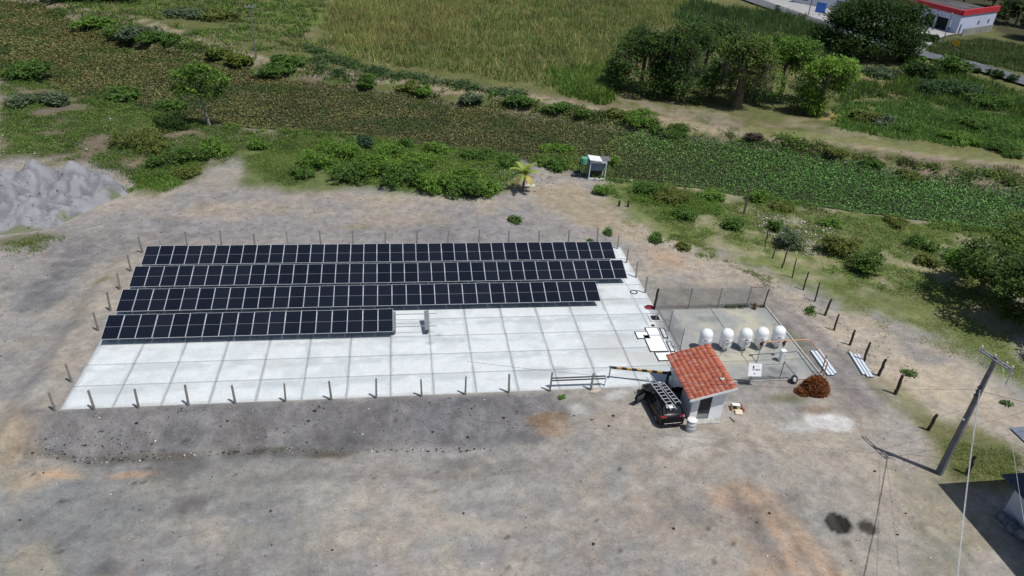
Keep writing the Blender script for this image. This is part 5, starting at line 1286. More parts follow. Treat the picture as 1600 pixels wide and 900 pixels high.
# ------------------------------------------------------------------ trees
def crown_points(lobes, n, rng, clump=.45, per=14, hollow=.55):
    vol = np.array([l[3] * l[4] * l[5] for l in lobes]) ** .67; vol /= vol.sum()
    P = []; L = []
    for k, (l, v) in enumerate(zip(lobes, vol)):
        nc = max(3, int(n * v / per))
        d = rng.normal(size=(nc, 3)); d /= np.linalg.norm(d, axis=1)[:, None]
        r = rng.uniform(hollow, 1.08, nc) ** .7
        c = np.array(l[:3]) + d * r[:, None] * np.array(l[3:6])
        q = np.repeat(c, per, 0) + rng.normal(0, clump, (nc * per, 3)) * np.array([1, 1, .6]); P.append(q); L.append(np.repeat(rng.uniform(.75, 1.25, nc), per))
    return np.concatenate(P), np.concatenate(L)

def make_tree(name, label, base, lobes, n, leaf, col, trunk_h, trunk_r, seed, cat='tree', group=None, clump=.45, cvar=.25, lean=(0, 0), col2=None, limbs=6, per=14, trunk_mat=None, crown_name='crown', dead=0.0, strands=0):
    rng = np.random.default_rng(seed); base = Vector(base)
    g = thing(name, label, cat, base, 0, group)
    P, Lm = crown_points(lobes, n, rng, clump, per)
    P[:, 2] = np.maximum(P[:, 2], .08)
    C = np.tile(np.array(col, float), (len(P), 1))
    if col2 is not None:
        w = rng.uniform(0, 1, len(P) // per + 1).repeat(per)[:len(P), None] ** 1.5; C = C * (1 - w) + np.array(col2) * w
    if dead:
        w = (rng.uniform(0, 1, len(P) // per + 1) < dead).repeat(per)[:len(P), None]; C = np.where(w, np.array(DEADV) * .7, C)
    C *= Lm[:, None]
    V, F, C = leaf_arrays(P, leaf, C, rng, cvar=cvar)
    link(crown_name, np_mesh(crown_name, V, F, C, LEAF), g)
    m = MB(); top = Vector((lean[0], lean[1], trunk_h))
    pts = [Vector((0, 0, -.3)), top * .35 + Vector((rng.normal(0, .08), rng.normal(0, .08), 0)), top * .7 + Vector((rng.normal(0, .1), rng.normal(0, .1), 0)), top]
    m.tube(pts, [trunk_r * 1.25, trunk_r, trunk_r * .85, trunk_r * .65], 8)
    for i in range(limbs):
        l = lobes[i % len(lobes)]; e = Vector(l[:3]) + Vector(rng.normal(0, .35, 3)) * min(l[3], l[5]) * .6
        s = pts[2].lerp(top, rng.uniform(0, 1)); mid = s.lerp(e, .5) + Vector((0, 0, .15 * (e - s).length))
        m.tube([s, mid, e], [trunk_r * .5, trunk_r * .33, trunk_r * .12], 6)
    m.build('trunk', trunk_mat or BARK, g, smooth=True)
    if strands:
        m = MB()
        for i in range(strands):
            l = lobes[int(rng.integers(0, min(10, len(lobes))))]; a_ = rng.uniform(0, 6.28); s = Vector((l[0] + l[3] * .9 * math.cos(a_), l[1] + l[4] * .9 * math.sin(a_), l[2])); e = Vector((s.x + rng.normal(0, .3), s.y + rng.normal(0, .3), max(.1, s.z - rng.uniform(1.5, 6))))
            m.tube([s, s.lerp(e, .5) + Vector((rng.normal(0, .12), rng.normal(0, .12), 0)), e], [.05, .04, .02], 4)
        o = m.build('hanging_vines', mat('dead_vine', (.22, .19, .15), .95, var=.3), g); o['kind'] = 'stuff'
    return g

DKG = (.042, .080, .022); MIDG = (.090, .165, .036); BRG = (.155, .275, .04); GRG = (.125, .165, .09); OLV = (.145, .175, .045); DEADV = (.15, .125, .08)
PALEB = mat('pale_bark', (.30, .28, .25), .95, var=.25, scale=4, bump=.4)
# slender tree on the west river bank
make_tree('slender_tree', 'slender pale-trunked tree with an airy crown on the left river bank', at(328, 196),
          [(-2.4, .4, 6.3, 1.7, 1.5, .8), (-.7, .2, 7.0, 1.8, 1.6, .9), (1.4, 0, 6.4, 1.6, 1.4, .7), (-1.4, 0, 4.9, 1.3, 1.2, .7), (.6, .1, 4.5, 1.5, 1.3, .9), (-2.9, 0, 4.6, .9, .9, .6), (2.2, .2, 5.6, .9, .9, .5)], 3000, .19, MIDG, 5.2, .16, 11, lean=(-.9, .1), trunk_mat=PALEB, clump=.3, col2=BRG)
# vine-draped group on the far bank
def draped(seed, w, h, skirt=1.0):
    rng = np.random.default_rng(seed); L = []
    for i in range(9):
        a = rng.uniform(0, 6.28); r = w * .6 * rng.uniform(.3, 1); L.append((r * math.cos(a), r * math.sin(a), h * rng.uniform(.58, .86), w * .42, w * .42, h * .15))
    L.append((0, 0, h * .87, w * .5, w * .5, h * .12))
    for i in range(int(13 * skirt)):
        a = i / 13 * 6.28 / max(skirt, .01) + rng.uniform(-.2, .2); z = h * rng.uniform(.14, .45); L.append((w * .86 * math.cos(a), w * .86 * math.sin(a), z, w * .24, w * .24, h * .2))
    return L
DR = 'vine-draped trees on the far bank'
a = at(1000, 142); make_tree('vine_draped_tree', 'leftmost vine-draped tree of the far-bank group, dark and low-hanging', a, draped(1, 5.6, 9.8) + [(-3.8, -.5, 2.2, 1.6, 1.6, 2.0), (2.0, -3.0, 2.4, 1.8, 1.2, 2.0)], 17000, .19, DKG, 7, .35, 21, dead=.07, strands=60, group=DR, clump=.4, col2=MIDG)
a = at(1066, 150); make_tree('vine_draped_tree', 'tall dark vine-draped tree, second from the left in the far-bank group', a, draped(2, 5.8, 11.4) + [(-1.5, -3, 2.4, 1.8, 1.0, 2.2)], 17000, .19, DKG, 8, .35, 22, dead=.06, strands=60, group=DR, clump=.4, col2=MIDG)
a = at(1150, 168); make_tree('vine_draped_tree', 'vine-draped tree whose broad brown hanging-vine trunk stands in the open, middle of the far-bank group', a, draped(3, 5.4, 11.2)[:10] + [(-.5, 0, 3.8, 1.5, 1.3, 3.2), (-2.6, 2, 3.5, 2.0, 2.0, 2.6), (3.0, 3, 5.4, 2, 2, 1.6)], 14000, .19, MIDG, 8, .7, 23, dead=.12, strands=110, group=DR, clump=.4, col2=OLV, trunk_mat=mat('vine_trunk', (.20, .15, .10), .95, var=.3, scale=4, bump=.8))
a = at(1215, 160); make_tree('vine_draped_tree', 'vine-draped tree behind the gap, fourth from the left in the far-bank group', a, draped(4, 5.4, 10.4, .7), 14000, .19, MIDG, 7, .35, 24, dead=.05, strands=40, group=DR, clump=.4, col2=BRG)
a = at(1276, 182); make_tree('vine_draped_tree', 'bright yellow-green tree on a dark draped trunk, rightmost of the far-bank group', a, [(0, 0, 3.2, 1.1, 1.1, 3.0), (1.8, .5, 7.6, 2.6, 2.4, 1.4), (3.0, .4, 6.4, 2.0, 2.0, 1.2), (0, 0, 7.6, 2.2, 2.2, 1.3), (-1.8, .4, 6.6, 1.6, 1.6, 1.2), (2.4, .2, 4.9, 1.4, 1.4, .9), (-1.9, .6, 3.4, 1.6, 1.4, 2.4), (-.8, 0, 1.6, 1.3, 1.2, 1.4)], 11000, .18, BRG, 6.5, .3, 25, strands=40, group=DR, clump=.35, col2=(.19, .31, .05))
a = at(1100, 118); make_tree('vine_draped_tree', 'vine-draped tree at the back of the far-bank group', a, draped(6, 6.5, 9.8), 10000, .22, DKG, 7, .35, 26, dead=.08, strands=30, group=DR, clump=.45, col2=MIDG)
# big dark tree by the road
a = at(1348, 86); rg_ = np.random.default_rng(5)
lob = [(0, 0, 7.2, 8.6, 7.5, 3.2)] + [(9.2 * math.cos(t) * f, 8 * math.sin(t) * f, z, 3.2, 3.2, 2.0) for t, f, z in zip(np.linspace(0, 6.28, 12), rg_.uniform(.55, 1.0, 12), rg_.uniform(4.0, 9.5, 12))] + [(0, -2, 10.3, 4.5, 4, 1.8), (-4, 0, 9.4, 3.5, 3, 1.6), (5, 0, 9.2, 3.5, 3, 1.6)]
lob += [(9.0 * math.cos(t), 7.6 * math.sin(t), 3.2, 2.6, 2.4, 1.8) for t in np.linspace(2.6, 6.8, 9)]
make_tree('broad_dark_tree', 'very broad dense dark tree beside the road left of the shop', a, lob, 30000, .27, DKG, 5, .6, 31, clump=.6, col2=(.045, .075, .02))
a = at(140, 2); make_tree('bank_shade_tree', 'near-black tree standing in for tree shade at the top edge on the far left bank', a, [(x, 0, 2.4, 3.0, 2.5, 1.4) for x in (-6, -3, 0, 3, 6)], 2600, .42, (.03, .035, .022), 2.4, .2, 33, clump=.6)  # near-black leaves stand in for shade under an unseen tree
# trees at the east edge
for k, (u, v, z, r, lab, n, c2) in enumerate(((None, None, 4.8, 4.5, 'leafy tree at the right edge casting the big shadow beside the lane', 15000, (.10, .14, .035)), (1548, 420, 2.6, 2.4, 'low leafy tree left of the larger one at the right edge', 4200, BRG), (1592, 385, 3.0, 2.8, 'tree at the right edge nearest the river plants', 4600, OLV))):
    c = on_level(u, v, z) if u else (54.0, 46.2, z); b = Vector((c[0], c[1], ht(c[0], c[1]))); rg_ = np.random.default_rng(50 + k)
    lob = [(rg_.normal(0, .5) * r, rg_.normal(0, .5) * r, z + rg_.normal(0, .22) * r, r * .5, r * .5, r * .34) for i in range(9)]
    make_tree('edge_tree', lab, b, lob, n, .17, (.055, .10, .028) if k == 0 else MIDG, z, .16, 60 + k, clump=.3, col2=c2)
# dark trees behind the shop
for k, (u, v, h, w) in enumerate(((1455, 8, 8, 5), (1500, 20, 7, 5), (1545, 24, 8, 5), (1585, 40, 7, 5), (1430, -14, 9, 6), (1615, 62, 6, 5), (1520, -14, 9, 6), (1580, 0, 9, 6))):
    p = at(u, v) if k not in (0, 1, 2) else at(u + 4, v - 12)
    rg_ = np.random.default_rng(70 + k); lob = [(rg_.normal(0, .4) * w, rg_.normal(0, .4) * w, h * rg_.uniform(.4, .85), w * .5, w * .5, h * .2) for i in range(7)]
    make_tree('backdrop_tree', 'dark bushy tree behind the red-roofed shop, %s from the left' % ORD[[4, 0, 6, 2, 3, 7, 5, 1].index(k) if k in (4, 0, 6, 2, 3, 7, 5, 1) else k], p, lob, 2200, .42, DKG, h * .6, .25, 80 + k, clump=.7, col2=(.06, .055, .03), group='dark trees behind the shop')

# ------------------------------------------------------------------ shrubs one can pick out
def shrub(u, v, w, h, col, lab, seed, n=None, leaf=.15, col2=None, group='shrubs of the river margins', cat='shrub', name='shrub', d=None):
    p = at(u, v); rg_ = np.random.default_rng(seed); d = d or w
    lob = [(rg_.uniform(-.7, .7) * w, rg_.uniform(-.6, .6) * d, h * rg_.uniform(.18, .66), w * .42, d * .42, h * .32) for i in range(max(6, int(4 + w * 2)))]
    n = n or int(520 * w * d * .9 + 260)
    return make_tree(name, lab, p, lob, n, min(leaf, .05 + w * .09), col, h * .45, min(.05, .06 * w), seed, cat, group, clump=min(.16, .22 * w), col2=col2, limbs=4, per=10, crown_name='foliage')
SHR = [
 (342, 243, 2.0, 2.0, BRG, 'round bright green shrub right below the slender tree'), (300, 250, 1.8, 1.7, MIDG, 'mid green shrub left of the round bright one below the slender tree'), (402, 231, 1.4, 1.3, BRG, 'small bright shrub right of the round one below the slender tree'),
 (215, 228, 3.6, 2.2, OLV, 'wide olive bush in the middle of the left margin'), (275, 200, 2.4, 1.8, DKG, 'dark bush in the shade of the slender tree'), (180, 156, 3.2, 1.7, MIDG, 'low green bush at the river\'s near edge, left'), (35, 120, 3.8, 2.2, MIDG, 'dark green bush at the far left river edge'), (268, 170, 2.0, 1.3, MIDG, 'small bush at the water\'s edge left of the slender tree'),
 (60, 165, 3.5, 1.4, GRG, 'grey-green bush on the left margin below the river edge'), (265, 258, 1.9, 1.2, MIDG, 'low shrub left of the mid green one below the slender tree'), (292, 275, 1.4, .9, OLV, 'small olive shrub nearest the stone dust heap'),
 (495, 262, 2.2, 2.0, BRG, 'leftmost shrub of the dense green thicket behind the panels'), (548, 280, 2.6, 2.1, MIDG, 'darker shrub low in the thicket\'s left half'), (530, 245, 2.6, 1.9, BRG, 'bright shrub high in the thicket\'s left half'), (560, 228, 1.8, 1.6, (.06, .115, .06), 'blue-green big-leaved plant at the thicket\'s top'), (590, 270, 2.6, 2.2, BRG, 'bright shrub in the thicket\'s centre'), (602, 246, 2.4, 1.7, BRG, 'bright shrub at the thicket\'s upper centre'),
 (635, 288, 2.6, 2.2, MIDG, 'mid green shrub low in the thicket\'s centre'), (650, 262, 2.4, 1.9, BRG, 'bright shrub in the thicket\'s upper right half'), (690, 296, 2.4, 2.2, BRG, 'bright shrub low in the thicket\'s right half'), (722, 305, 2.2, 2.0, MIDG, 'dark-based shrub on the thicket\'s lower edge, right'), (725, 280, 2.0, 1.6, BRG, 'yellow-flecked shrub in the thicket\'s right half'), (762, 303, 1.8, 1.7, BRG, 'rightmost shrub of the thicket behind the panels'), (470, 275, 1.5, 1.1, MIDG, 'low shrub at the thicket\'s left foot'), (690, 238, 1.8, 1.2, BRG, 'small bright shrub at the water above the thicket'), (745, 250, 2.2, 1.2, MIDG, 'green shrub at the water right of the thicket'), (790, 258, 1.8, 1.1, MIDG, 'green shrub at the water above the young palm'), (640, 228, 1.4, 1.0, MIDG, 'small shrub at the water over the thicket\'s rubble gap'),
 (803, 346, .7, .8, MIDG, 'small green shrub alone on the gravel behind the back row'), (868, 262, 2.0, 1.2, MIDG, 'shrub left of the wheelbarrow at the river edge'), (952, 258, 1.0, 1.3, BRG, 'shrub right against the kiosk'), (940, 302, 1.3, 1.0, BRG, 'bright low bush below the kiosk'),
 (1010, 300, 2.0, 1.2, MIDG, 'green bush right of the kiosk clearing'), (1050, 312, 2.2, 1.4, OLV, 'olive bush right of the kiosk clearing\'s bush'), (1066, 340, 1.3, 1.1, MIDG, 'bush midway between kiosk and bare pole'), (1110, 312, 1.4, 1.1, BRG, 'bright bush left of the bare wooden pole'), (1180, 312, 1.4, 1.4, BRG, 'bright bush right of the bare wooden pole\'s top'), (1150, 355, 1.4, 1.5, MIDG, 'bush at the foot of the bare wooden pole'), (1208, 360, 1.0, 1.1, MIDG, 'small dark green bush at the river end of the wooden posts'),
 (1235, 384, 1.6, 2.0, GRG, 'round grey-green bush behind the wooden posts'), (1312, 398, 2.2, 2.2, OLV, 'olive bush right of the grey-green one'), (1358, 424, 2.0, 2.3, MIDG, 'dense dark bush right of the olive one'), (1298, 354, 1.2, .9, BRG, 'small bright bush near the river plants'), (1438, 388, 1.6, 1.2, MIDG, 'rounded green bush on the right margin'), (1450, 412, 1.5, 1.1, OLV, 'olive bush below the rounded green one on the right margin'), (1502, 414, 2.3, 1.6, MIDG, 'spreading bush left of the right edge trees'), (1420, 585, .45, .4, MIDG, 'spiky green bush alone on the tan ground beyond the posts'), (1225, 328, 1.6, .8, OLV, 'low bush on the right water\'s edge'), (1400, 352, 1.4, .8, OLV, 'low bush under the river plants\' right end'),
 (878, 622, .2, .14, BRG, 'tiny green weed on the bank before the pipe rail'), (925, 380, .5, .5, MIDG, 'small weed behind the back row\'s right end'), (952, 365, .6, .5, MIDG, 'small weed right of the one behind the back row\'s right end'), (1020, 375, 1.0, .5, MIDG, 'low weed patch on the orange soil beyond the right edge posts'), (1065, 388, .9, .5, OLV, 'olive weed right of the patch on the orange soil'), (1265, 487, .5, .4, MIDG, 'small weed bush between the seventh wooden post and the lane'), (1572, 632, .4, .25, MIDG, 'small weed on the tan ground beyond the near pole'),
 (1000, 202, 2.6, 1.5, BRG, 'bright shrub on the far bank above the kiosk'), (1045, 214, 2.4, 1.5, MIDG, 'green shrub on the far bank right of the bright one'), (965, 195, 1.8, 1.1, OLV, 'olive shrub on the far bank left of the bright one'), (812, 176, 2.2, 1.6, MIDG, 'shrub on the far bank in line with the young palm'), (870, 184, 2.2, 1.2, MIDG, 'low dark shrub on the far bank between the palm and the kiosk'), (915, 193, 1.6, 1.1, MIDG, 'small shrub on the far bank just left of the kiosk\'s line'),
 (870, 237, 2.4, .8, BRG, 'bright weed island among the floating plants above the kiosk'), (575, 142, 2.2, 1.6, MIDG, 'shrub on the far bank above the thicket'), (640, 150, 1.8, 1.3, OLV, 'olive shrub on the far bank above the thicket\'s right half'), (665, 155, 1.6, 1.2, BRG, 'bright shrub on the far bank near the olive one'), (735, 168, 2.0, 1.3, GRG, 'grey-green shrub on the far bank'), (455, 100, 3.0, 1.3, MIDG, 'wide shrub right of the far bank\'s pole'), (430, 122, 3.2, 1.4, MIDG, 'green shrub below the far bank\'s pole'), (375, 105, 2.6, 1.6, (.12, .16, .03), 'yellowish shrub left of the far bank\'s pole'), (345, 95, 2.2, 1.4, (.11, .15, .03), 'yellow-green shrub at the river\'s far edge, left'),
 (220, 60, 4.2, 2.0, GRG, 'grey-green bush on the far left bank'), (145, 45, 4.0, 2.2, BRG, 'bright bush on the far left bank'), (185, 62, 3.0, 1.6, MIDG, 'dark bush between the two on the far left bank'), (250, 72, 3.0, 1.6, MIDG, 'bush at the river\'s far edge left of the slender tree'), (345, 30, 3.5, 1.8, OLV, 'olive bush on the far bank left of the pole'), (290, 25, 4.2, 1.6, GRG, 'grey bush far up the left bank'),
 (1440, 120, 4.2, 3.4, DKG, 'tall dark bush beside the road bend'), (1480, 112, 3.6, 3.2, MIDG, 'rounded bush right of the road bend'), (1425, 98, 2.4, 1.6, MIDG, 'low bush at the roadside left of the bend'), (1465, 145, 4.0, 2.6, (.07, .125, .05), 'pale green reedy bush below the road'), (1505, 150, 4.6, 2.6, (.07, .125, .05), 'large pale green reedy bush below the road, right'), (1540, 165, 3.4, 2.0, MIDG, 'green bush right of the reedy ones'), (1380, 118, 3.6, 1.6, GRG, 'grey-green bush below the broad dark tree'), (1400, 68, 1.8, 1.8, MIDG, 'small round tree against the broad dark one, by the road'),
 (1445, 64, 3.0, 1.8, DKG, 'clipped dark hedge bush before the shop forecourt'), (1350, 188, 2.4, 1.6, OLV, 'olive shrub on the far lawn'), (1378, 195, 2.2, 1.3, GRG, 'grey shrub on the far lawn right of the olive one'), (1410, 205, 2.0, 1.2, MIDG, 'green shrub on the far lawn by the track'), (1500, 222, 2.6, 1.2, BRG, 'bright shrub along the track, right'), (1560, 232, 2.6, 1.3, MIDG, 'shrub along the track at the right edge'), (1520, 196, 3.0, 1.4, MIDG, 'dark shrub on the far lawn, right'),
 (1360, 262, 1.6, 1.0, MIDG, 'low shrub on the far bank above the green plants'), (1430, 280, 2.2, .9, OLV, 'low olive shrub on the far bank, right'), (1580, 245, 1.4, .9, MIDG, 'tuft on the bank at the right edge'), (1300, 248, 1.8, 1.0, OLV, 'olive tuft on the far bank right of the bright shrubs'), (1175, 226, 1.6, 1.0, PINK * .5, 'brownish tuft on the far bank right of the bright shrubs'),
]
for k, s in enumerate(SHR):
    far_ = s[1] < 130
    shrub(s[0], s[1], s[2], s[3], tuple(s[4]), s[5], 200 + k, leaf=.24 if far_ else (.19 if s[1] < 200 else .13), n=None if s[2] < 3.2 else int(900 * s[2]), col2=MIDG if s[4] is BRG else None)
# young roadside palms / small trees before the road
for k, (u, v) in enumerate(((1215, 22), (1253, 34), (1495, 105), (1512, 108), (1526, 114), (1548, 118), (1560, 123), (1580, 128))):
    shrub(u, v, 1.3, 2.4 if k < 2 else 1.6, DKG, 'small dark roadside shrub, %s counting along the road from the left' % ORD[k], 400 + k, n=700, leaf=.3, group='small shrubs along the road')

# young palm by the river clearing
pm = thing('young_palm', 'young yellow-green palm beside the pale broken slab', 'palm', at(817, 299))
m = MB(); m.tube([(0, 0, -.2), (.02, 0, .8), (.05, .02, 1.6), (.08, .02, 2.1)], [.17, .14, .12, .1], 8); m.build('trunk', mat('palm_trunk', (.17, .14, .11), .95, var=.3, scale=9, bump=.8), pm, smooth=True)
rng = np.random.default_rng(77)
for k in range(14):
    az = k * 2.4 + rng.uniform(-.2, .2); el = (1.4, 1.3, 1.2, 1.1, 1.0, .9, .7, .6, .45, .3, .1, -.1, -.3, -.5)[k]; ln = rng.uniform(1.5, 2.1); pts = []; p = Vector((.08, .02, 2.1)); e = el
    for i in range(9):
        pts.append(p.copy()); p = p + Vector((math.cos(az) * math.cos(e), math.sin(az) * math.cos(e), math.sin(e))) * ln / 8; e -= .16
    V = []; F = []; side = Vector((-math.sin(az), math.cos(az), 0))
    m = MB(); m.tube(pts, [.03, .028, .025, .022, .02, .016, .013, .01, .006], 5)
    for i in range(1, 9):
        for s in (-1, 1):
            for f in (0, .5):
                q = pts[i].lerp(pts[i - 1], f); L_ = .5 * (1 - abs(i / 8 - .45)) + .12; tip = q + side * s * L_ * .8 + (pts[i] - pts[i - 1]).normalized() * L_ * .5 - Vector((0, 0, .12)); wv_ = (pts[i] - pts[i - 1]).normalized() * .075
                m.add([q - wv_, q + wv_, tip], [(0, 1, 2)])
    m.build('frond', [mat('frond_green', (.20, .28, .045), .6, var=.2, tint=(.26, .30, .055)), mat('frond_yellow', (.48, .40, .09), .7, var=.2)][1 if k > 9 else 0], pm)

# ------------------------------------------------------------------ floating plants over the river
rng = np.random.default_rng(12)
RV = near_w[1:-2] + far_w[1:-2][::-1]
lo_ = np.array(RV).min(0); hi_ = np.array(RV).max(0); Q = []; got = 0
while got < 225000:
    q = rng.uniform(lo_ - 1, hi_ + 1, (300000, 2)); q = q[(q[:, 0] > -95) & (q[:, 0] < 112)]; q = q[poly_sd(q[:, 0], q[:, 1], RV) > -1.1 + 2.2 * (fbm(q[:, 0], q[:, 1], 2.2, 93) - .35)]; Q.append(q); got += len(q)
Q = np.concatenate(Q)[:225000]
keep = (Q[:, 0] > -95) & (Q[:, 0] < 112)
Q = Q[keep]
q1 = fbm(Q[:, 0], Q[:, 1], 7, 91); q2 = fbm(Q[:, 0], Q[:, 1], 1.2, 92)
dens = sstep(.20, .45, q2 + .15)
Q = Q[rng.uniform(0, 1, len(Q)) < .55 + .45 * dens]; q1 = fbm(Q[:, 0], Q[:, 1], 7, 91); q2 = fbm(Q[:, 0], Q[:, 1], 1.6, 92)
sdv = poly_sd(Q[:, 0], Q[:, 1], RIVER)
z = terrain(Q[:, 0], Q[:, 1]) + .12 + .22 * rng.uniform(0, 1, len(Q)) + .18 * q2
green = sstep(20, 46, Q[:, 0] + 16 * (q1 - .5) + rng.normal(0, 6, len(Q)))
rnd = rng.uniform(0, 1, (len(Q), 1))
brownish = np.where(rnd < .25, np.array([[.25, .205, .085]]), np.where(rnd < .62, np.array([[.125, .13, .042]]), np.array([[.06, .085, .024]])))
greenish = np.where(rnd < .22, np.array([[.18, .34, .09]]), np.where(rnd < .70, np.array([[.08, .195, .04]]), np.array([[.038, .072, .02]])))
CC = brownish * (1 - green[:, None]) + greenish * green[:, None]
CC = CC * (.75 + .5 * q1)[:, None]
ptc = (sstep(.54, .66, fbm(Q[:, 0], Q[:, 1], 5, 95)) * .75 * (1 - green))[:, None]; CC = CC * (1 - ptc) + np.array([.06, .10, .025]) * ptc
dist = np.hypot(Q[:, 0], Q[:, 1]); sz = .095 * np.clip(dist / 90, .85, 2.0)
V, F, C = leaf_arrays(np.stack([Q[:, 0], Q[:, 1], z], 1), sz, CC, rng, up=1.1, aspect=.75, cvar=.3)
hy_ = link('floating_plants', np_mesh('floating_plants', V, F, C, attr_mat('river_leaf', rough=.45, fvar=0, bump=0, translucent=.25, spec=.12)))
tag(hy_, 'mat of floating river plants, brown to the left and green to the right', 'river plants', kind='stuff')

# ------------------------------------------------------------------ grasses and undergrowth
def sward(name, label, parts, material=GRASS, seed=1):
    rng = np.random.default_rng(seed); VV = []; FF = []; CC = []; o = 0
    for (poly, n, hgt, wid, cols, clump, thr, lean) in parts:
        leafy = lean < 0
        poly = at_poly(poly) if poly[0][0] is not None and not isinstance(poly, np.ndarray) else poly
        per = 9; nc = n // per
        q = scatter(poly, nc, rng)
        q = q[poly_sd(q[:, 0], q[:, 1], poly) > 5.5 * (fbm(q[:, 0], q[:, 1], 2.6, 99) - .36) * min(1.0, hgt * 2 + .3)]
        if thr is not None:
            q = q[.55 * fbm(q[:, 0], q[:, 1], 3.2, 22) + .25 * fbm(q[:, 0], q[:, 1], 11, 21) + .2 * fbm(q[:, 0], q[:, 1], .9, 23, 3) + rng.normal(0, .02, len(q)) > thr]
        hs_ = rng.uniform(.6, 1.25, len(q)) * (.6 + .8 * fbm(q[:, 0], q[:, 1], 4, 97)); ci = rng.integers(0, len(cols), len(q)); cm = np.array(cols)[ci]
        tone = .7 + .6 * fbm(q[:, 0], q[:, 1], 6, 98)
        P = np.repeat(q, per, 0) + rng.normal(0, clump, (len(q) * per, 2)); Z = terrain(P[:, 0], P[:, 1]) - .02
        if leafy:
            up_ = rng.uniform(.1, 1, len(P)) * hgt * np.repeat(hs_, per)
            V, Fq, C = leaf_arrays(np.stack([P[:, 0], P[:, 1], Z + up_], 1), wid, np.repeat(cm * tone[:, None] * 1.45, per, 0), rng, up=.6)
            Fa = np.concatenate([Fq[:, [0, 1, 2]], Fq[:, [0, 2, 3]]]); VV.append(V); FF.append(Fa + o); CC.append(C); o += len(V); continue
        V, Fa, C = blade_arrays(np.stack([P[:, 0], P[:, 1], Z], 1), hgt * np.repeat(hs_, per), wid, np.repeat(cm * tone[:, None] * 1.75, per, 0), rng, lean)
        VV.append(V); FF.append(Fa + o); CC.append(C); o += len(V)
    ob = link(name, np_mesh(name, np.concatenate(VV), np.concatenate(FF), np.concatenate(CC), material))
    return tag(ob, label, 'grass', kind='stuff')
GA = [(.08, .14, .027), (.105, .16, .032), (.06, .11, .022)]; GDRY = [(.20, .19, .075), (.16, .17, .055), (.12, .14, .045), (.24, .21, .09)]; GDK = [(.045, .075, .02), (.06, .085, .03), (.035, .055, .018)]
FIELD = [(520, -20), (505, 50), (490, 72), (560, 95), (640, 108), (760, 122), (850, 140), (945, 152), (965, 130), (975, 85), (1010, 50), (1090, 30), (1130, 30), (1080, -5), (1000, -30), (760, -45)]
sward('tall_grass', 'field of tall yellow-green grass beyond the river', [
    (FIELD, 100000, 1.2, .15, [(.16, .17, .055), (.12, .15, .045), (.20, .18, .075), (.08, .11, .035), (.10, .14, .04)], .7, None, .4),
    ([(520, -20), (505, 50), (540, 80), (700, 70), (760, 20), (700, -40)], 24000, 1.4, .14, [(.22, .20, .075), (.18, .17, .06)], .6, None, .3),
    ([(860, 140), (850, 110), (960, 100), (960, 160), (930, 165)], 9000, 1.1, .2, GA, .5, None, .4)], seed=3)
sward('far_undergrowth', 'rough grass and weeds along the far bank and lawns', [
    ([(60, -10), (110, 40), (240, 85), (400, 120), (520, 138), (640, 150), (800, 176), (830, 150), (700, 128), (560, 98), (480, 60), (520, 0), (300, -30)], 34000, .6, .16, GDK + GA + [(.17, .16, .08)], .45, .43, .5),
    ([(60, -10), (110, 40), (240, 85), (400, 120), (520, 138), (640, 150), (800, 176), (830, 150), (700, 128), (560, 98), (480, 60), (520, 0), (300, -30)], 20000, .7, .2, GDK + GA, .5, .46, -1),
    (FAR_PX + [(u, v - 13) for u, v in FAR_PX[::-1]], 26000, .7, .18, GDK + GA + [(.12, .125, .05)], .5, .46, -1),
    ([(470, 70), (560, 100), (720, 128), (840, 150), (800, 165), (640, 140), (500, 120)], 13000, .8, .2, [(.04, .07, .03), (.055, .09, .035)], .45, .46, -1),
    ([(800, 160), (960, 178), (1130, 205), (1300, 235), (1600, 285), (1600, 303), (1340, 258), (1080, 217), (900, 193), (800, 178)], 24000, .5, .13, [(.06, .085, .03), (.08, .10, .035), (.15, .14, .07)], .35, .51, .5),
    ([(1180, 222), (1330, 235), (1600, 262), (1600, 300), (1440, 276), (1240, 240)], 9000, .4, .12, [(.08, .10, .04), (.16, .14, .08)], .35, .54, .5),
    ([(1280, 165), (1400, 150), (1500, 165), (1640, 190), (1640, 245), (1450, 225), (1300, 205)], 30000, .55, .16, [(.07, .13, .03), (.09, .15, .035), (.05, .09, .025)], .4, .40, .5),
    ([(1300, 130), (1400, 110), (1480, 110), (1600, 145), (1640, 190), (1480, 170), (1400, 150), (1310, 165)], 20000, 1.0, .16, GA + GDK, .5, .42, .4),
    ([(1080, 5), (1140, 20), (1210, 28), (1270, 40), (1330, 70), (1290, 110), (1200, 75), (1120, 60), (1050, 30)], 30000, 2.2, .28, [(.05, .085, .025), (.07, .11, .03), (.04, .06, .03)], .6, None, .3),
    ([(1090, 30), (1200, 55), (1280, 85), (1300, 110), (1200, 90), (1080, 60)], 9000, 1.8, .22, [(.10, .085, .06), (.075, .08, .05)], .6, None, .3),
    ([(1435, 70), (1530, 60), (1660, 85), (1660, 125), (1560, 106), (1450, 85)], 22000, .7, .2, GDK + [(.085, .09, .04)], .45, .38, .5)], seed=5)
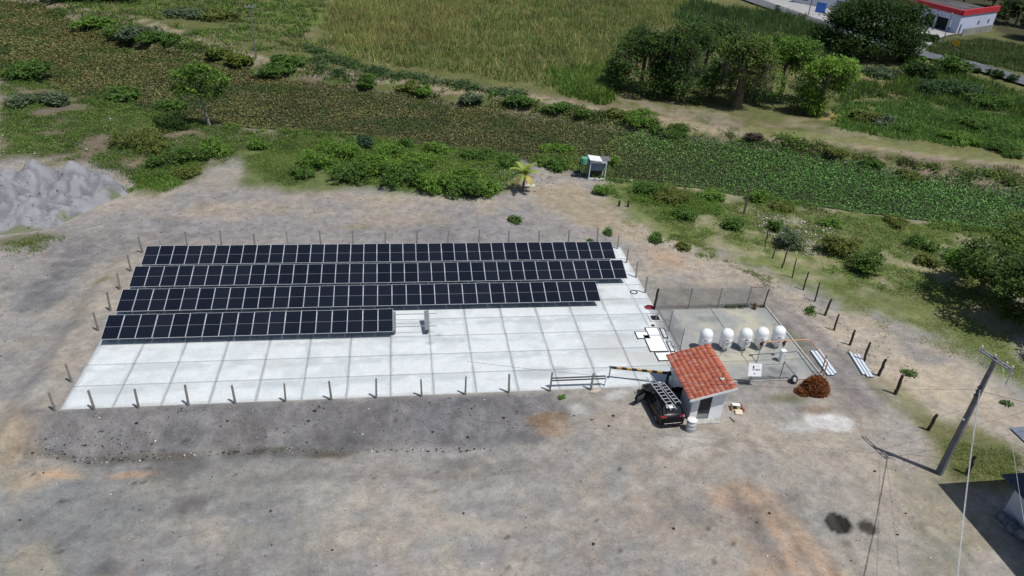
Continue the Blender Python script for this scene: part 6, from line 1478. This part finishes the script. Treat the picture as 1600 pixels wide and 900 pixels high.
sward('near_undergrowth', 'weeds and grass tufts along the near river bank', [
    ([(0, 112), (110, 150), (290, 187), (400, 203), (480, 207), (470, 240), (380, 240), (330, 262), (240, 300), (170, 265), (60, 252), (0, 245)], 34000, .28, .075, GA + [(.075, .10, .03), (.09, .12, .04)], .3, .42, .55),
    ([(0, 112), (110, 150), (290, 187), (400, 203), (480, 207), (470, 240), (380, 240), (330, 262), (240, 300), (170, 265), (60, 252), (0, 245)], 34000, .36, .10, GDK + GA + [(.09, .12, .04)], .35, .43, -1),
    ([(460, 240), (500, 212), (600, 217), (700, 233), (800, 243), (835, 262), (800, 298), (720, 310), (560, 290), (490, 285)], 40000, .45, .10, [(.085, .15, .03), (.11, .175, .034), (.07, .115, .027)], .3, .38, -1),
    ([(378, 240), (480, 207), (520, 215), (480, 290), (400, 290)], 34000, .2, .055, [(.10, .15, .035), (.085, .13, .03), (.13, .16, .05), (.06, .10, .025)], .3, .40, .5),
    (NEAR_PX + [(u, v + 11) for u, v in NEAR_PX[::-1]], 26000, .5, .12, GA + GDK, .3, .40, -1),
    (NEAR_PX + [(u, v + 7) for u, v in NEAR_PX[::-1]], 12000, .4, .08, GA, .3, None, .5),
    ([(840, 255), (960, 282), (960, 262), (900, 240), (830, 245)], 8000, .5, .11, GA, .3, None, -1),
    ([(930, 288), (1060, 291), (1230, 317), (1420, 344), (1600, 365), (1600, 470), (1460, 470), (1330, 450), (1230, 400), (1130, 395), (1060, 375), (990, 335)], 52000, .2, .05, [(.11, .15, .04), (.13, .165, .045), (.15, .155, .06), (.08, .115, .035)], .28, .43, .6),
    ([(930, 288), (1060, 291), (1230, 317), (1420, 344), (1600, 365), (1600, 470), (1460, 470), (1330, 450), (1230, 400), (1130, 395), (1060, 375), (990, 335)], 34000, .32, .085, GA + [(.13, .135, .05), (.06, .09, .03)], .28, .46, -1),
    ([(940, 285), (1060, 291), (1140, 302), (1120, 350), (1040, 345), (960, 310)], 20000, .45, .09, GA, .28, .43, -1),
    ([(1280, 440), (1600, 440), (1600, 600), (1480, 560), (1380, 520)], 40000, .12, .045, [(.11, .15, .04), (.13, .16, .045), (.16, .15, .065)], .28, .43, .6),
    ([(1455, 665), (1600, 700), (1600, 760), (1475, 748)], 14000, .13, .03, GA + [(.15, .14, .05)], .2, .42, .6),
    ([(1020, 338), (1090, 380), (1200, 430), (1290, 500), (1330, 560), (1280, 520), (1180, 440), (1050, 400)], 9000, .25, .05, GA + [(.15, .14, .05)], .15, .52, .55),
    ([(230, 262), (300, 245), (345, 262), (250, 305), (170, 300)], 9000, .3, .07, GA, .2, .47, .5),
    ([(200, 705), (450, 699), (450, 707), (300, 714), (210, 720)], 1600, .18, .03, [(.06, .08, .03), (.09, .09, .04)], .12, .47, .6),
    ([(1025, 481), (1195, 477), (1195, 482), (1025, 486)], 1800, .3, .04, GDK, .12, .42, .5),
    ([(0, 380), (60, 352), (110, 372), (60, 400), (0, 410)], 4000, .2, .05, GA + [(.14, .13, .06)], .2, .45, .6)], seed=7)

# ------------------------------------------------------------------ loose stones, clods and litter
def stones(name, label, parts, seed, shade):
    rng = np.random.default_rng(seed); VV = []; FF = []; CC = []; o = 0
    t = (1 + 5 ** .5) / 2
    oc = np.array([(1, 0, 0), (-1, 0, 0), (0, 1, 0), (0, -1, 0), (0, 0, 1), (0, 0, -1)], float)
    of = np.array([(0, 2, 4), (2, 1, 4), (1, 3, 4), (3, 0, 4), (2, 0, 5), (1, 2, 5), (3, 1, 5), (0, 3, 5)])
    for (poly, n, s0, s1, cols) in parts:
        q = scatter(at_poly(poly), n, rng); z = terrain(q[:, 0], q[:, 1])
        s = s0 * (s1 / s0) ** (rng.uniform(0, 1, n) ** 2.2)
        B = oc[None] * rng.uniform(.6, 1.2, (n, 6, 1)) * s[:, None, None] * np.array([1.2, 1, .55]) + rng.normal(0, .12, (n, 6, 3)) * s[:, None, None]
        B += np.stack([q[:, 0], q[:, 1], z + s * .25], 1)[:, None, :]
        VV.append(B.reshape(-1, 3)); FF.append((of[None] + (np.arange(n) * 6)[:, None, None]).reshape(-1, 3) + o); o += n * 6
        c = np.array(cols)[rng.integers(0, len(cols), n)] * rng.uniform(.7, 1.3, (n, 1)); CC.append(np.repeat(c, 6, 0))
    ob = link(name, np_mesh(name, np.concatenate(VV), np.concatenate(FF), np.concatenate(CC), attr_mat('stone', rough=.95, fvar=0, bump=0)))
    return tag(ob, label, 'stones', kind='stuff')
FG = [(0, 710), (640, 700), (900, 640), (1000, 640), (1140, 680), (1400, 640), (1460, 760), (1560, 900), (0, 900)]
BK = [(30, 700), (90, 645), (860, 614), (900, 650), (640, 698), (300, 706)]
stones('gravel', 'loose gravel, clods and scraps over the yard', [
    (FG, 7000, .01, .04, [(.06, .06, .06), (.10, .09, .08), (.30, .28, .26), (.16, .14, .12)]),
    (FG, 45, .05, .13, [(.04, .035, .03), (.06, .045, .03)]),
    (FG, 90, .025, .07, [(.7, .7, .7), (.6, .58, .5)]), (BK, 60, .025, .08, [(.7, .7, .7), (.55, .55, .55)]),
    (BK, 4000, .01, .045, [(.05, .05, .055), (.09, .09, .09), (.28, .27, .27)]),
    (BK, 60, .05, .13, [(.03, .03, .032), (.04, .04, .04)]),
    ([(20, 705), (150, 716), (300, 707), (450, 701), (770, 698), (770, 704), (450, 708), (300, 714), (150, 726)], 420, .02, .11, [(.04, .04, .04), (.07, .07, .07), (.40, .40, .40)]),
    ([(55, 700), (130, 668), (240, 686), (240, 712), (110, 717)], 170, .02, .10, [(.03, .03, .032), (.06, .06, .06), (.12, .12, .12)]),
    ([(0, 400), (210, 330), (480, 305), (860, 330), (960, 372), (220, 382), (110, 440), (0, 560)], 1300, .02, .09, [(.12, .11, .1), (.12, .1, .09), (.3, .27, .24)]),
    ([(960, 300), (1060, 380), (1250, 440), (1500, 560), (1400, 610), (1250, 500), (1190, 450), (1000, 400)], 1800, .015, .08, [(.09, .075, .06), (.35, .32, .28), (.16, .13, .1)]),
    ([(1180, 330), (1300, 350), (1330, 400), (1250, 400), (1190, 370)], 900, .06, .22, [(.42, .38, .34), (.30, .27, .24)]),
    ([(0, 210), (170, 180), (330, 200), (300, 240), (160, 250), (0, 260)], 350, .05, .2, [(.5, .5, .5), (.1, .08, .06), (.3, .27, .24)]),
    ([(760, 250), (860, 270), (870, 300), (770, 300)], 400, .05, .18, [(.45, .43, .4), (.25, .2, .16)]),
    ([(1290, 380), (1600, 380), (1600, 460), (1340, 450)], 600, .04, .16, [(.26, .22, .2), (.4, .38, .36)])], 15, 0)
